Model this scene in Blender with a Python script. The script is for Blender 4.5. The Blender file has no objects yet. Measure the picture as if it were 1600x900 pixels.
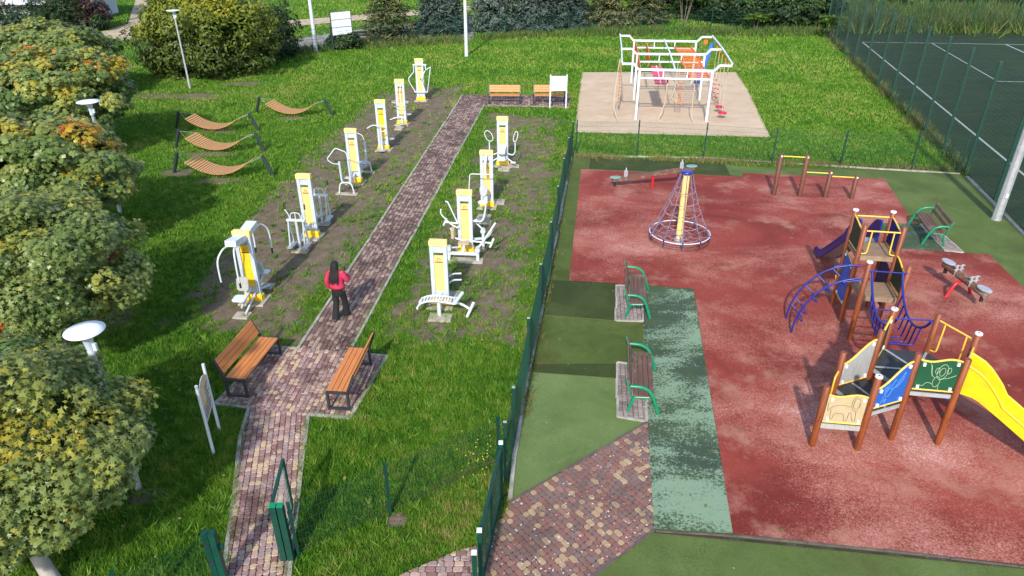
import bpy, math, random
import numpy as np
from mathutils import Vector, Matrix
R = math.radians
random.seed(7); rng = np.random.default_rng(7)
sc = bpy.context.scene; C = sc.collection
# ---------------------------------------------------------------- camera, sky, sun, exposure
FPX, PITCH, CAMH = 1090.0, R(28.4), 9.7
cd = bpy.data.cameras.new('camera'); cam = bpy.data.objects.new('camera', cd); C.objects.link(cam)
cd.sensor_width = 36; cd.lens = FPX/1600*36; cd.clip_end = 1500; cd.clip_start = .1
cam.location = (0, 0, CAMH); cam.rotation_euler = (math.pi/2-PITCH, 0, 0)
sc.camera = cam
SUN_EL, SUN_AZ = R(36), R(11)          # shadows run away from the camera, a little to the right
W = bpy.data.worlds.new('World'); sc.world = W; W.use_nodes = True
nt = W.node_tree; bgn = nt.nodes['Background']
sky = nt.nodes.new('ShaderNodeTexSky'); sky.sky_type = 'NISHITA'; sky.sun_disc = False
sky.sun_elevation = SUN_EL; sky.sun_rotation = math.pi+SUN_AZ
nt.links.new(sky.outputs[0], bgn.inputs[0]); bgn.inputs[1].default_value = .15
sl = bpy.data.lights.new('sun', 'SUN'); sl.energy = 2.6; sl.angle = R(1.8); sl.color = (1, .95, .87)
so = bpy.data.objects.new('sun', sl); C.objects.link(so)
so.rotation_euler = Vector((math.sin(SUN_AZ)*math.cos(SUN_EL), math.cos(SUN_AZ)*math.cos(SUN_EL), -math.sin(SUN_EL))).to_track_quat('-Z', 'Y').to_euler()
so.location = (-10, -20, 30)
vs = sc.view_settings; vs.view_transform = 'Standard'; vs.look = 'None'; vs.gamma = 1; vs.exposure = 1.0
# ---------------------------------------------------------------- helpers
def at(x, y, z=0.0):
    """point at height z that the surveyed photo position (x, y) looks at"""
    v = (y-450)/FPX
    d = ((x-800)/FPX, math.cos(PITCH)-v*math.sin(PITCH), -math.sin(PITCH)-v*math.cos(PITCH))
    t = (z-CAMH)/d[2]
    return Vector((d[0]*t, d[1]*t, z))
def P2(*pts): return [tuple(at(*p)[:2]) for p in pts]

def val_noise(x, y, s=0):
    xi = np.floor(x).astype(np.int64); yi = np.floor(y).astype(np.int64); fx = x-xi; fy = y-yi
    fx = fx*fx*(3-2*fx); fy = fy*fy*(3-2*fy)
    def h(a, b):
        n = (a*374761393+b*668265263+s*974711) & 0x7fffffff
        n = ((n ^ (n >> 13))*1274126177) & 0x7fffffff
        return ((n ^ (n >> 16)) & 0xffff)/65535.0
    return (h(xi, yi)*(1-fx)+h(xi+1, yi)*fx)*(1-fy)+(h(xi, yi+1)*(1-fx)+h(xi+1, yi+1)*fx)*fy
def fbm(x, y, f=1.0, s=0, o=4):
    t = 0; a = .5; n = 0
    for i in range(o):
        t = t+a*val_noise(x*f, y*f, s+i*17); n += a; a *= .55; f *= 2.03
    return t/n
def inside(x, y, poly):
    x = np.asarray(x, float); y = np.asarray(y, float); r = np.zeros(x.shape, bool); n = len(poly)
    for i in range(n):
        x1, y1 = poly[i]; x2, y2 = poly[(i+1) % n]
        c = ((y1 > y) != (y2 > y)) & (x < (x2-x1)*(y-y1)/((y2-y1) if abs(y2-y1) > 1e-9 else 1e-9)+x1)
        r ^= c
    return r
def edge_dist(x, y, poly):
    d = np.full(np.shape(x), 1e9); n = len(poly)
    for i in range(n):
        x1, y1 = poly[i]; x2, y2 = poly[(i+1) % n]
        dx, dy = x2-x1, y2-y1; L = dx*dx+dy*dy+1e-12
        t = np.clip(((x-x1)*dx+(y-y1)*dy)/L, 0, 1)
        d = np.minimum(d, np.hypot(x-x1-t*dx, y-y1-t*dy))
    return d

# ---------------------------------------------------------------- materials
MATS = {}
def nn(t, kind, **kw):
    n = t.nodes.new(kind)
    for k, v in kw.items():
        if k in n.inputs: n.inputs[k].default_value = v
        else: setattr(n, k, v)
    return n
def mixc(t, fac, a, b, mode='MIX'):
    m = t.nodes.new('ShaderNodeMix'); m.data_type = 'RGBA'; m.blend_type = mode
    for i, v in ((0, fac), (6, a), (7, b)):
        if hasattr(v, 'links'): t.links.new(v, m.inputs[i])
        else: m.inputs[i].default_value = v if i == 0 else (*v, 1)
    return m.outputs[2]
def mrange(t, val, a, b, c=0, d=1):
    m = t.nodes.new('ShaderNodeMapRange'); t.links.new(val, m.inputs[0])
    for i, v in ((1, a), (2, b), (3, c), (4, d)):
        if hasattr(v, 'links'): t.links.new(v, m.inputs[i])
        else: m.inputs[i].default_value = v
    return m.outputs[0]
def math2(t, op, a, b):
    m = t.nodes.new('ShaderNodeMath'); m.operation = op
    for i, v in ((0, a), (1, b)):
        if hasattr(v, 'links'): t.links.new(v, m.inputs[i])
        else: m.inputs[i].default_value = v
    return m.outputs[0]
def new_mat(name):
    m = bpy.data.materials.new(name); m.use_nodes = True; MATS[name] = m
    return m, m.node_tree, m.node_tree.nodes['Principled BSDF']
def wnoise(t, scale, detail=4, rough=.55, stretch=None, dist=0):
    g = t.nodes.new('ShaderNodeNewGeometry'); src = g.outputs['Position']
    if stretch:
        mp = t.nodes.new('ShaderNodeMapping'); mp.inputs['Scale'].default_value = stretch
        t.links.new(src, mp.inputs[0]); src = mp.outputs[0]
    n = nn(t, 'ShaderNodeTexNoise', Scale=scale, Detail=detail, Roughness=rough, Distortion=dist)
    t.links.new(src, n.inputs['Vector'])
    return n.outputs['Fac']
def bump(t, b, val, strength=.3, dist=.01):
    n = nn(t, 'ShaderNodeBump', Strength=strength, Distance=dist); t.links.new(val, n.inputs['Height'])
    t.links.new(n.outputs[0], b.inputs['Normal'])
def mat(name, c, rough=.5, metal=0, c2=None, scale=4, var=.15, bscale=0, bs=.2, stretch=None, lo=.35, hi=.7):
    m, t, b = new_mat(name)
    if c2 is None: c2 = tuple(x*(1-var) for x in c)
    n = wnoise(t, scale, 5, .6, stretch)
    t.links.new(mixc(t, mrange(t, n, lo, hi), c, c2), b.inputs['Base Color'])
    b.inputs['Roughness'].default_value = rough; b.inputs['Metallic'].default_value = metal
    if bscale: bump(t, b, wnoise(t, bscale, 3, .6, stretch), bs, .01)
    return m
mat('light_metal', (.47, .53, .58), .38, .0, scale=9, var=.14)
mat('white_metal', (.57, .61, .645), .35, 0, scale=6, var=.1)
mat('galvanised', (.46, .48, .50), .42, .35, scale=7, var=.25, bscale=60, bs=.05)
mat('white_board', (.74, .75, .77), .45, scale=5, var=.16)
mat('yellow_panel', (.80, .53, .19), .5, c2=(.76, .47, .15), scale=5)
mat('yellow_cap', (.80, .60, .22), .5, c2=(.75, .54, .18), scale=6)
mat('yellow_shield', (.85, .52, .02), .4, scale=6)
mat('dark_print', (.06, .035, .02), .6)
mat('black_rubber', (.015, .015, .016), .55)
mat('dark_steel', (.035, .042, .048), .45, .2, scale=8, var=.3)
mat('hammock_steel', (.022, .033, .036), .5, .1, scale=8, var=.3)
mat('fence_green', (.003, .050, .034), .45, 0, c2=(.002, .036, .025), scale=5)
mat('fence_wire', (.008, .062, .040), .5, 0)
mat('court_wire', (.004, .034, .027), .55, 0)
mat('bench_green', (.005, .22, .10), .32, 0, c2=(.005, .17, .08), scale=10)
mat('frame_white', (.60, .64, .68), .35, 0, scale=4, var=.12)
mat('orange_paint', (.72, .14, .015), .45, c2=(.62, .10, .01), scale=8)
mat('pink_board', (.60, .05, .10), .5)
mat('blue_paint', (.012, .022, .23), .35, c2=(.01, .018, .16), scale=7)
mat('blue_panel', (.008, .10, .42), .45, c2=(.008, .085, .36), scale=3)
mat('blue_slide', (.004, .022, .20), .4, c2=(.004, .018, .14), scale=3)
mat('navy_panel', (.006, .025, .11), .5)
mat('green_panel', (.006, .072, .032), .5, c2=(.005, .06, .028), scale=3)
mat('dark_green_panel', (.012, .035, .016), .55)
mat('beige_panel', (.43, .345, .205), .55, c2=(.38, .30, .175), scale=5)
mat('grey_panel', (.36, .36, .34), .6, c2=(.26, .26, .25), scale=5, stretch=(6, 6, .8))
mat('yellow_paint', (.78, .50, .06), .4, c2=(.68, .42, .05), scale=9)
mat('yellow_slide', (.74, .52, .008), .38, c2=(.60, .41, .015), scale=4, bscale=30, bs=.06)
mat('line_white', (.46, .49, .46), .6, c2=(.32, .36, .33))
mat('line_dark', (.10, .07, .04), .6)
mat('line_blue', (.12, .32, .70), .6)
mat('line_green', (.45, .55, .35), .6)
mat('platform_black', (.022, .023, .026), .6, c2=(.04, .04, .042), scale=6, bscale=120)
mat('platform_brown', (.30, .20, .125), .7, c2=(.17, .11, .07), scale=5, stretch=(1, 6, 1))
mat('slide_steel', (.62, .63, .64), .3, .7)
mat('red_paint', (.50, .012, .018), .4)
mat('red_disc', (.48, .015, .03), .4)
mat('mint_seat', (.16, .30, .26), .5)
mat('rope_beige', (.50, .42, .28), .8)
mat('rope_grey', (.11, .12, .21), .8, c2=(.22, .13, .17), scale=9)
mat('rope_pink', (.34, .17, .18), .8)
mat('concrete', (.40, .36, .29), .85, c2=(.29, .26, .21), scale=4, bscale=40)
mat('kerb', (.40, .37, .33), .85, c2=(.20, .17, .145), scale=3, bscale=40)
mat('dark_kerb', (.13, .10, .085), .9, c2=(.06, .045, .038), scale=3, bscale=40)
mat('bark', (.13, .10, .075), .9, c2=(.22, .19, .15), scale=9, bscale=25, bs=.6, stretch=(1, 1, .25))
mat('pale_bark', (.36, .33, .29), .9, c2=(.25, .22, .18), scale=6, bscale=25, bs=.4, stretch=(1, 1, .3))
mat('shirt', (.50, .028, .08), .85, c2=(.38, .018, .055), scale=12, bscale=20, bs=.4)
mat('trousers', (.005, .005, .006), .85, c2=(.010, .010, .011), scale=9, bscale=14, bs=.5)
mat('hair', (.003, .0025, .0025), .8, c2=(.008, .006, .005), scale=30, stretch=(1, 1, .1), bscale=60, bs=.4)
mat('skin', (.50, .30, .22), .55)
mat('building_white', (.80, .80, .79), .7)
mat('building_wall', (.52, .52, .53), .8, c2=(.44, .44, .46), scale=.6)
mat('glass', (.03, .05, .07), .1)
mat('board_print_warm', (.62, .36, .08), .6, c2=(.50, .50, .40), scale=11)
mat('board_print_grey', (.40, .38, .34), .6, c2=(.62, .58, .48), scale=14)
mat('yellow_flower', (.62, .50, .05), .7)
mat('litter_pale', (.66, .62, .58), .8)

def wood(name, a, b_, rough=.55, dark=None, cracks=False):
    m, t, b = new_mat(name)
    tc = t.nodes.new('ShaderNodeTexCoord'); mp = t.nodes.new('ShaderNodeMapping')
    mp.inputs['Scale'].default_value = (1.2, 22, 22) if not cracks else (16, 16, 1.1)
    t.links.new(tc.outputs['Object'], mp.inputs[0])
    n = nn(t, 'ShaderNodeTexNoise', Scale=2.2, Detail=6, Roughness=.6); t.links.new(mp.outputs[0], n.inputs['Vector'])
    oi = t.nodes.new('ShaderNodeObjectInfo')
    c = mixc(t, mrange(t, n.outputs['Fac'], .3, .7), a, b_)
    c = mixc(t, mrange(t, oi.outputs['Random'], 0, 1, 0, .35), c, b_)
    if cracks:
        c = mixc(t, mrange(t, n.outputs['Fac'], .60, .68), c, tuple(x*.25 for x in b_))
    if dark: c = mixc(t, mrange(t, wnoise(t, 3, 5, .6), .52, .7, 0, .8), c, dark)
    t.links.new(c, b.inputs['Base Color']); b.inputs['Roughness'].default_value = rough
    bump(t, b, n.outputs['Fac'], .25, .006)
wood('orange_wood', (.62, .235, .065), (.44, .145, .035))
wood('hammock_wood', (.64, .34, .15), (.52, .25, .09))
wood('brown_wood', (.155, .075, .045), (.085, .042, .027), .6, dark=(.19, .135, .10))
wood('post_wood', (.27, .066, .016), (.14, .032, .010), .45, cracks=True)
wood('dark_post_wood', (.15, .045, .022), (.085, .026, .014), .6, cracks=True)
wood('log_wood', (.16, .07, .04), (.10, .045, .03), .6, dark=(.30, .24, .2))

# grass, soil and the synthetic surfaces
m, t, b = new_mat('lawn')
at_ = nn(t, 'ShaderNodeAttribute', attribute_name='soil'); at2 = nn(t, 'ShaderNodeAttribute', attribute_name='dry')
g1 = mixc(t, mrange(t, wnoise(t, .5, 5, .6), .35, .66), (.036, .100, .007), (.072, .150, .012))
g1 = mixc(t, mrange(t, wnoise(t, 7, 5, .7), .42, .66), g1, (.024, .066, .007))
g1 = mixc(t, mrange(t, wnoise(t, 22, 4, .7), .5, .7, 0, .8), g1, (.115, .20, .026))
g1 = mixc(t, mrange(t, at2.outputs['Fac'], 0, 1, 0, .85), g1, mixc(t, mrange(t, wnoise(t, 5, 5, .7), .35, .65), (.15, .15, .045), (.085, .105, .025)))
s1 = mixc(t, mrange(t, wnoise(t, 2.5, 6, .65), .35, .65), (.135, .100, .066), (.215, .170, .118))
s1 = mixc(t, mrange(t, wnoise(t, 30, 3, .7), .5, .7), s1, (.075, .057, .042))
sf = math2(t, 'ADD', at_.outputs['Fac'], math2(t, 'MULTIPLY', math2(t, 'SUBTRACT', wnoise(t, 9, 5, .75), .5), 1.1))
t.links.new(mixc(t, mrange(t, sf, .38, .58), g1, s1), b.inputs['Base Color']); b.inputs['Roughness'].default_value = .95
b.inputs['Specular IOR Level'].default_value = .1
bump(t, b, wnoise(t, 18, 6, .75), .9, .05)

def blade_mat(name, ramp, rough=.6, trans=.3):
    m, t, b = new_mat(name)
    a = nn(t, 'ShaderNodeAttribute', attribute_name='tint')
    cr = t.nodes.new('ShaderNodeValToRGB'); e = cr.color_ramp.elements
    e[0].position, e[0].color = ramp[0][0], (*ramp[0][1], 1); e[1].position, e[1].color = ramp[-1][0], (*ramp[-1][1], 1)
    for p, c in ramp[1:-1]:
        k = e.new(p); k.color = (*c, 1)
    t.links.new(a.outputs['Fac'], cr.inputs[0]); t.links.new(cr.outputs[0], b.inputs['Base Color'])
    b.inputs['Roughness'].default_value = rough; b.inputs['Specular IOR Level'].default_value = .35
    tr = t.nodes.new('ShaderNodeBsdfTranslucent'); t.links.new(cr.outputs[0], tr.inputs[0])
    mx = t.nodes.new('ShaderNodeMixShader'); mx.inputs[0].default_value = trans
    t.links.new(b.outputs[0], mx.inputs[1]); t.links.new(tr.outputs[0], mx.inputs[2])
    t.links.new(mx.outputs[0], t.nodes['Material Output'].inputs[0])
blade_mat('grass_blade', [(0, (.026, .090, .007)), (.35, (.058, .172, .009)), (.62, (.110, .252, .013)), (.86, (.20, .30, .03)), (1, (.34, .30, .10))], .6, .25)
blade_mat('weed_blade', [(0, (.035, .085, .012)), (.45, (.075, .135, .022)), (.75, (.16, .15, .05)), (1, (.30, .22, .10))], .7, .2)
blade_mat('maple_leaf', [(0, (.052, .092, .024)), (.32, (.115, .180, .042)), (.55, (.215, .265, .074)), (.7, (.32, .325, .06)), (.82, (.42, .33, .03)), (.92, (.50, .17, .035)), (1, (.50, .055, .04))], .36, .33)
blade_mat('bush_leaf', [(0, (.018, .040, .006)), (.4, (.065, .100, .012)), (.7, (.165, .195, .018)), (1, (.36, .32, .025))], .5, .25)
blade_mat('dark_leaf', [(0, (.008, .020, .006)), (.5, (.024, .055, .012)), (.85, (.06, .11, .018)), (1, (.22, .22, .03))], .5, .2)
blade_mat('sumac_leaf', [(0, (.03, .08, .008)), (.5, (.09, .18, .02)), (1, (.22, .28, .04))], .5, .3)
blade_mat('spruce_needle', [(0, (.012, .026, .019)), (.5, (.045, .075, .060)), (1, (.125, .165, .135))], .6, .05)
blade_mat('pine_needle', [(0, (.014, .024, .009)), (.5, (.055, .075, .024)), (1, (.17, .16, .06))], .6, .05)
blade_mat('purple_leaf', [(0, (.02, .012, .01)), (1, (.07, .035, .03))], .6, .1)

def speckle_mat(name, base, dark, pale, pale_scale, thr, spk=70, amount=1.0, seedoff=0, stretch=None, brown=None, rough=.85, soft=.14, white=None, ygrad=None):
    m, t, b = new_mat(name)
    big = wnoise(t, pale_scale, 6, .62, stretch, .4)
    fine = wnoise(t, spk, 4, .8)
    c = mixc(t, mrange(t, wnoise(t, pale_scale*.7+.13+seedoff, 6, .65, stretch, .8), .44, .64), base, dark)
    if brown: c = mixc(t, mrange(t, wnoise(t, .55+seedoff, 6, .7), .53, .66, 0, .75), c, brown)
    c = mixc(t, mrange(t, wnoise(t, spk*1.7, 2, .8), .45, .75, 0, .45), c, tuple(x*.45 for x in dark))
    k = math2(t, 'ADD', big, math2(t, 'MULTIPLY', math2(t, 'SUBTRACT', fine, .5), .75))
    if ygrad:
        sx = t.nodes.new('ShaderNodeSeparateXYZ'); t.links.new(t.nodes.new('ShaderNodeNewGeometry').outputs['Position'], sx.inputs[0])
        k = math2(t, 'SUBTRACT', k, mrange(t, sx.outputs[1], ygrad[0], ygrad[1], 0, ygrad[2]))
    c = mixc(t, mrange(t, k, thr, thr+soft, 0, amount), c, pale)
    if white: c = mixc(t, mrange(t, k, thr+soft*1.1, thr+soft*2.0, 0, .85), c, white)
    t.links.new(c, b.inputs['Base Color']); b.inputs['Roughness'].default_value = rough
    b.inputs['Specular IOR Level'].default_value = .2
    bump(t, b, fine, .5, .012)
    return t, b
speckle_mat('red_rubber', (.245, .044, .032), (.150, .022, .016), (.40, .160, .120), .22, .48, 30, .8, brown=(.36, .175, .125), white=(.62, .40, .37), stretch=(.9, 1.25, 1))
speckle_mat('green_rubber', (.088, .128, .032), (.066, .098, .022), (.115, .158, .048), .5, .50, 26, .7, brown=(.070, .078, .024))
speckle_mat('green_rubber_dark', (.044, .062, .015), (.028, .042, .010), (.066, .086, .024), .7, .54, 26, .7, brown=(.05, .05, .014))
speckle_mat('green_rubber_mid', (.076, .108, .022), (.050, .074, .014), (.098, .130, .034), .7, .52, 26, .7, brown=(.058, .058, .014))
speckle_mat('green_rubber_light', (.118, .172, .052), (.094, .140, .040), (.145, .200, .070), .6, .50, 26, .7, brown=(.085, .105, .035))
speckle_mat('mint_rubber', (.054, .082, .040), (.038, .060, .042), (.19, .275, .18), .62, .42, 20, .95, soft=.09, stretch=(.8, 1.5, 1), ygrad=(9.5, 17, .11), brown=(.075, .09, .055))
speckle_mat('sand', (.52, .395, .275), (.46, .345, .235), (.58, .45, .325), .6, .55, 30, .8, rough=.95)
speckle_mat('court_turf', (.022, .042, .015), (.016, .030, .012), (.040, .060, .020), .35, .56, 20, .7, stretch=(1, 3, 1))
speckle_mat('gravel', (.24, .22, .20), (.15, .135, .12), (.40, .38, .36), 1.2, .5, 9, .8)
speckle_mat('dirt_path', (.46, .35, .25), (.38, .29, .20), (.50, .40, .30), .8, .55, 8, .8)
speckle_mat('joint_sand', (.055, .040, .032), (.035, .026, .02), (.12, .09, .07), 2, .55, 40, .6)

def paver_mat(name, ramp, stain, stain_amt):
    m, t, b = new_mat(name)
    oi = t.nodes.new('ShaderNodeObjectInfo'); ge = t.nodes.new('ShaderNodeNewGeometry')
    fr = math2(t, 'FRACT', math2(t, 'ADD', oi.outputs['Random'], ge.outputs['Random Per Island']), 0)
    cr = t.nodes.new('ShaderNodeValToRGB'); cr.color_ramp.interpolation = 'CONSTANT'; e = cr.color_ramp.elements
    e[0].position, e[0].color = 0, (*ramp[0][1], 1); e[1].position, e[1].color = ramp[1][0], (*ramp[1][1], 1)
    for p, c in ramp[2:]:
        k = e.new(p); k.color = (*c, 1)
    t.links.new(fr, cr.inputs[0])
    c = mixc(t, mrange(t, wnoise(t, 28, 4, .7), .42, .68, 0, .45), cr.outputs[0], (.11, .07, .058))
    c = mixc(t, mrange(t, math2(t, 'ADD', wnoise(t, .9, 4, .6), math2(t, 'MULTIPLY', wnoise(t, 8, 4, .7), .6)), .78, .98, 0, stain_amt), c, stain)
    c = mixc(t, mrange(t, wnoise(t, 16, 1, .3), .73, .76, 0, .7), c, (.6, .55, .52))
    t.links.new(c, b.inputs['Base Color']); b.inputs['Roughness'].default_value = .8
    bump(t, b, wnoise(t, 45, 4, .7), .4, .006)
PR = [(0, (0.263, 0.136, 0.119)), (0.16, (0.369, 0.23, 0.196)), (0.3, (0.305, 0.216, 0.2)), (0.46, (0.213, 0.111, 0.094)), (0.58, (0.426, 0.285, 0.236)), (0.7, (0.511, 0.376, 0.223)), (0.8, (0.284, 0.181, 0.169)), (0.9, (0.483, 0.341, 0.256))]
paver_mat('paver', PR, (.060, .028, .024), .8)
PR2 = [(0, (0.204, 0.092, 0.076)), (0.22, (0.18, 0.112, 0.098)), (0.44, (0.234, 0.108, 0.084)), (0.6, (0.162, 0.103, 0.089)), (0.74, (0.372, 0.253, 0.145)), (0.86, (0.264, 0.141, 0.106)), (0.94, (0.408, 0.294, 0.173))]
paver_mat('paver_up', [(0, (.155, .085, .068)), (.2, (.30, .21, .165)), (.36, (.115, .062, .052)), (.56, (.24, .15, .12)), (.68, (.34, .25, .18)), (.80, (.13, .075, .065)), (.92, (.27, .19, .15))], (.05, .025, .02), .85)
paver_mat('paver_entry', PR2, (.07, .045, .038), .55)
PR3 = [(0, (.27, .22, .195)), (.3, (.23, .185, .165)), (.6, (.30, .25, .225)), (.85, (.20, .155, .14))]
paver_mat('paver_pad', PR3, (.12, .09, .075), .5)

# ---------------------------------------------------------------- mesh building
class MB:
    def __init__(s): s.v = []; s.f = []; s.sm = []
    def add(s, vs, fs, smooth=False):
        o = len(s.v); s.v += [tuple(p) for p in vs]; s.f += [tuple(i+o for i in f) for f in fs]; s.sm += [smooth]*len(fs); return s
    def box(s, c, size, M=None, taper=1.0):
        x, y, z = (k/2 for k in size); c = Vector(c)
        vs = []
        for dz in (-1, 1):
            k = taper if dz > 0 else 1
            for dx, dy in ((-1, -1), (1, -1), (1, 1), (-1, 1)):
                p = Vector((dx*x*k, dy*y*k, dz*z)); vs.append((M @ p if M else p)+c)
        return s.add(vs, [(3, 2, 1, 0), (4, 5, 6, 7), (0, 1, 5, 4), (1, 2, 6, 5), (2, 3, 7, 6), (3, 0, 4, 7)])
    def beam(s, a, b, w, h, up=(0, 0, 1)):
        a = Vector(a); b = Vector(b); d = (b-a).normalized(); up = Vector(up)
        if abs(d.dot(up)) > .98: up = Vector((0, 1, 0))
        x = d.cross(up).normalized()*w/2; z = x.cross(d).normalized()*h/2
        vs = [p+q for p in (a, b) for q in (-x-z, x-z, x+z, -x+z)]
        return s.add(vs, [(0, 1, 2, 3), (7, 6, 5, 4), (0, 4, 5, 1), (1, 5, 6, 2), (2, 6, 7, 3), (3, 7, 4, 0)])
    def tube(s, pts, r, n=8, closed=False):
        pts = [Vector(p) for p in pts]; N = len(pts); rs = r if isinstance(r, (list, tuple)) else [r]*N
        vs = []; prev = None
        for i, p in enumerate(pts):
            if closed: d = pts[(i+1) % N]-pts[i-1]
            else: d = pts[min(i+1, N-1)]-pts[max(i-1, 0)]
            d.normalize()
            if prev is None:
                a = Vector((0, 0, 1)) if abs(d.z) < .9 else Vector((1, 0, 0)); u = d.cross(a).normalized()
            else:
                u = prev-d*prev.dot(d); u = u.normalized() if u.length > 1e-6 else d.orthogonal().normalized()
            prev = u; w = d.cross(u)
            for k in range(n):
                t = 2*math.pi*k/n; vs.append(p+(u*math.cos(t)+w*math.sin(t))*rs[i])
        fs = []
        for i in range(N if closed else N-1):
            j = (i+1) % N
            for k in range(n): fs.append((i*n+k, i*n+(k+1) % n, j*n+(k+1) % n, j*n+k))
        s.add(vs, fs, True)
        if not closed:
            s.add(vs[:n], [tuple(range(n-1, -1, -1))]); s.add(vs[-n:], [tuple(range(n))])
        return s
    def lathe(s, prof, c=(0, 0, 0), n=20, smooth=True, M=None):
        c = Vector(c); vs = []
        for r, z in prof:
            for k in range(n):
                p = Vector((r*math.cos(2*math.pi*k/n), r*math.sin(2*math.pi*k/n), z)); vs.append((M @ p if M else p)+c)
        fs = [(i*n+k, i*n+(k+1) % n, (i+1)*n+(k+1) % n, (i+1)*n+k) for i in range(len(prof)-1) for k in range(n)]
        s.add(vs, fs, smooth); s.add(vs[:n], [tuple(range(n-1, -1, -1))]); s.add(vs[-n:], [tuple(range(n))]); return s
    def prism(s, poly, z0, z1, inset=0.0, ch=0.0):
        n = len(poly); cx = sum(p[0] for p in poly)/n; cy = sum(p[1] for p in poly)/n
        if sum(poly[i][0]*poly[(i+1) % n][1]-poly[(i+1) % n][0]*poly[i][1] for i in range(n)) < 0: poly = poly[::-1]
        rings = [[(x, y, z0) for x, y in poly]]
        if ch:
            rings.append([(x, y, z1-ch) for x, y in poly])
            ins = []
            for x, y in poly:
                d = math.hypot(x-cx, y-cy) or 1; k = max(0, 1-inset/d); ins.append((cx+(x-cx)*k, cy+(y-cy)*k, z1))
            rings.append(ins)
        else: rings.append([(x, y, z1) for x, y in poly])
        vs = [p for r_ in rings for p in r_]; fs = []
        for i in range(len(rings)-1):
            for k in range(n): fs.append((i*n+k, i*n+(k+1) % n, (i+1)*n+(k+1) % n, (i+1)*n+k))
        fs.append(tuple(range((len(rings)-1)*n, len(rings)*n)))
        return s.add(vs, fs)
    def plate(s, corners, th):
        """a flat plate from ordered 3d corners, thickness th along its normal"""
        cs = [Vector(p) for p in corners]; nrm = Vector((0, 0, 0))
        for i in range(1, len(cs)-1): nrm += (cs[i]-cs[0]).cross(cs[i+1]-cs[0])
        nrm.normalize(); n = len(cs); vs = [p+nrm*th/2 for p in cs]+[p-nrm*th/2 for p in cs]
        fs = [tuple(range(n)), tuple(range(2*n-1, n-1, -1))]+[(i, n+i, n+(i+1) % n, (i+1) % n) for i in range(n)]
        return s.add(vs, fs)
    def mesh(s, name, mt, off=(0, 0, 0)):
        me = bpy.data.meshes.new(name); o = Vector(off)
        me.from_pydata([tuple(Vector(p)-o) for p in s.v], [], s.f)
        me.polygons.foreach_set('use_smooth', s.sm); me.materials.append(MATS[mt]); return me
    def build(s, name, mt, parent=None, off=(0, 0, 0)):
        o = bpy.data.objects.new(name, s.mesh(name, mt, off)); C.objects.link(o)
        if parent: o.parent = parent
        return o
def fillet(pts, r=.08, k=4):
    pts = [Vector(p) for p in pts]; out = [pts[0]]
    for i in range(1, len(pts)-1):
        a, b_, c = pts[i-1], pts[i], pts[i+1]
        ra = min(r, (a-b_).length*.45); rc = min(r, (c-b_).length*.45)
        p, q = b_+(a-b_).normalized()*ra, b_+(c-b_).normalized()*rc
        for j in range(k+1):
            u = j/k; out.append(p*(1-u)**2+b_*2*u*(1-u)+q*u*u)
    return out+[pts[-1]]
def T(pts, r, n=8, fl=.08, closed=False): return MB().tube(fillet(pts, fl) if fl and not closed else pts, r, n, closed)
def raw_mesh(name, V, F, mt, attr=None, parent=None, smooth=False):
    """big triangle soup from numpy arrays"""
    me = bpy.data.meshes.new(name); k = F.shape[1]
    me.vertices.add(len(V)); me.vertices.foreach_set('co', V.astype(np.float32).ravel())
    me.loops.add(F.size); me.loops.foreach_set('vertex_index', F.astype(np.int32).ravel())
    me.polygons.add(len(F)); me.polygons.foreach_set('loop_start', np.arange(0, F.size, k, dtype=np.int32))
    me.update(calc_edges=True)
    for nm, d in (attr or {}).items():
        a = me.attributes.new(nm, 'FLOAT', 'POINT'); a.data.foreach_set('value', d.astype(np.float32))
    if smooth: me.polygons.foreach_set('use_smooth', np.ones(len(F), bool))
    me.materials.append(MATS[mt]); o = bpy.data.objects.new(name, me); C.objects.link(o)
    if parent: o.parent = parent
    return o
def tag(o, label, cat, group=None):
    o['label'] = label; o['category'] = cat
    if group: o['group'] = group
    return o
def thing(name, label, cat, loc=(0, 0, 0), rz=0, group=None):
    o = bpy.data.objects.new(name, None); C.objects.link(o); o.location = loc; o.rotation_euler = (0, 0, rz); o.empty_display_size = .2
    return tag(o, label, cat, group)
def dup(root, loc, rz, label, parent=None):
    def cp(o, par):
        c = o.copy(); C.objects.link(c); c.parent = par
        for ch in list(o.children): cp(ch, c)
        return c
    r = cp(root, parent); r.location = loc; r.rotation_euler = (0, 0, rz); r['label'] = label; return r
def sheet(name, poly, z, mt, structure=True, parent=None, sub=0):
    n = len(poly)
    if sum(poly[i][0]*poly[(i+1) % n][1]-poly[(i+1) % n][0]*poly[i][1] for i in range(n)) < 0: poly = poly[::-1]
    me = bpy.data.meshes.new(name); me.from_pydata([(x, y, z) for x, y in poly], [], [tuple(range(n))]); me.materials.append(MATS[mt])
    o = bpy.data.objects.new(name, me); C.objects.link(o); o.parent = parent
    if structure and not parent: o['kind'] = 'structure'
    return o
def clip(poly, conv):
    """Sutherland-Hodgman, conv counter-clockwise"""
    out = poly
    for i in range(len(conv)):
        a, b_ = conv[i], conv[(i+1) % len(conv)]; inp = out; out = []
        if not inp: return []
        sd = lambda p: (b_[0]-a[0])*(p[1]-a[1])-(b_[1]-a[1])*(p[0]-a[0])
        for j in range(len(inp)):
            p, q = inp[j-1], inp[j]; sp, sq = sd(p), sd(q)
            if (sp >= 0) != (sq >= 0):
                t_ = sp/(sp-sq); out.append((p[0]+(q[0]-p[0])*t_, p[1]+(q[1]-p[1])*t_))
            if sq >= 0: out.append(q)
    return out
def area(p): return .5*sum(p[i][0]*p[(i+1) % len(p)][1]-p[(i+1) % len(p)][0]*p[i][1] for i in range(len(p)))
def ccw(p): return p if area(p) > 0 else p[::-1]
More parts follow.
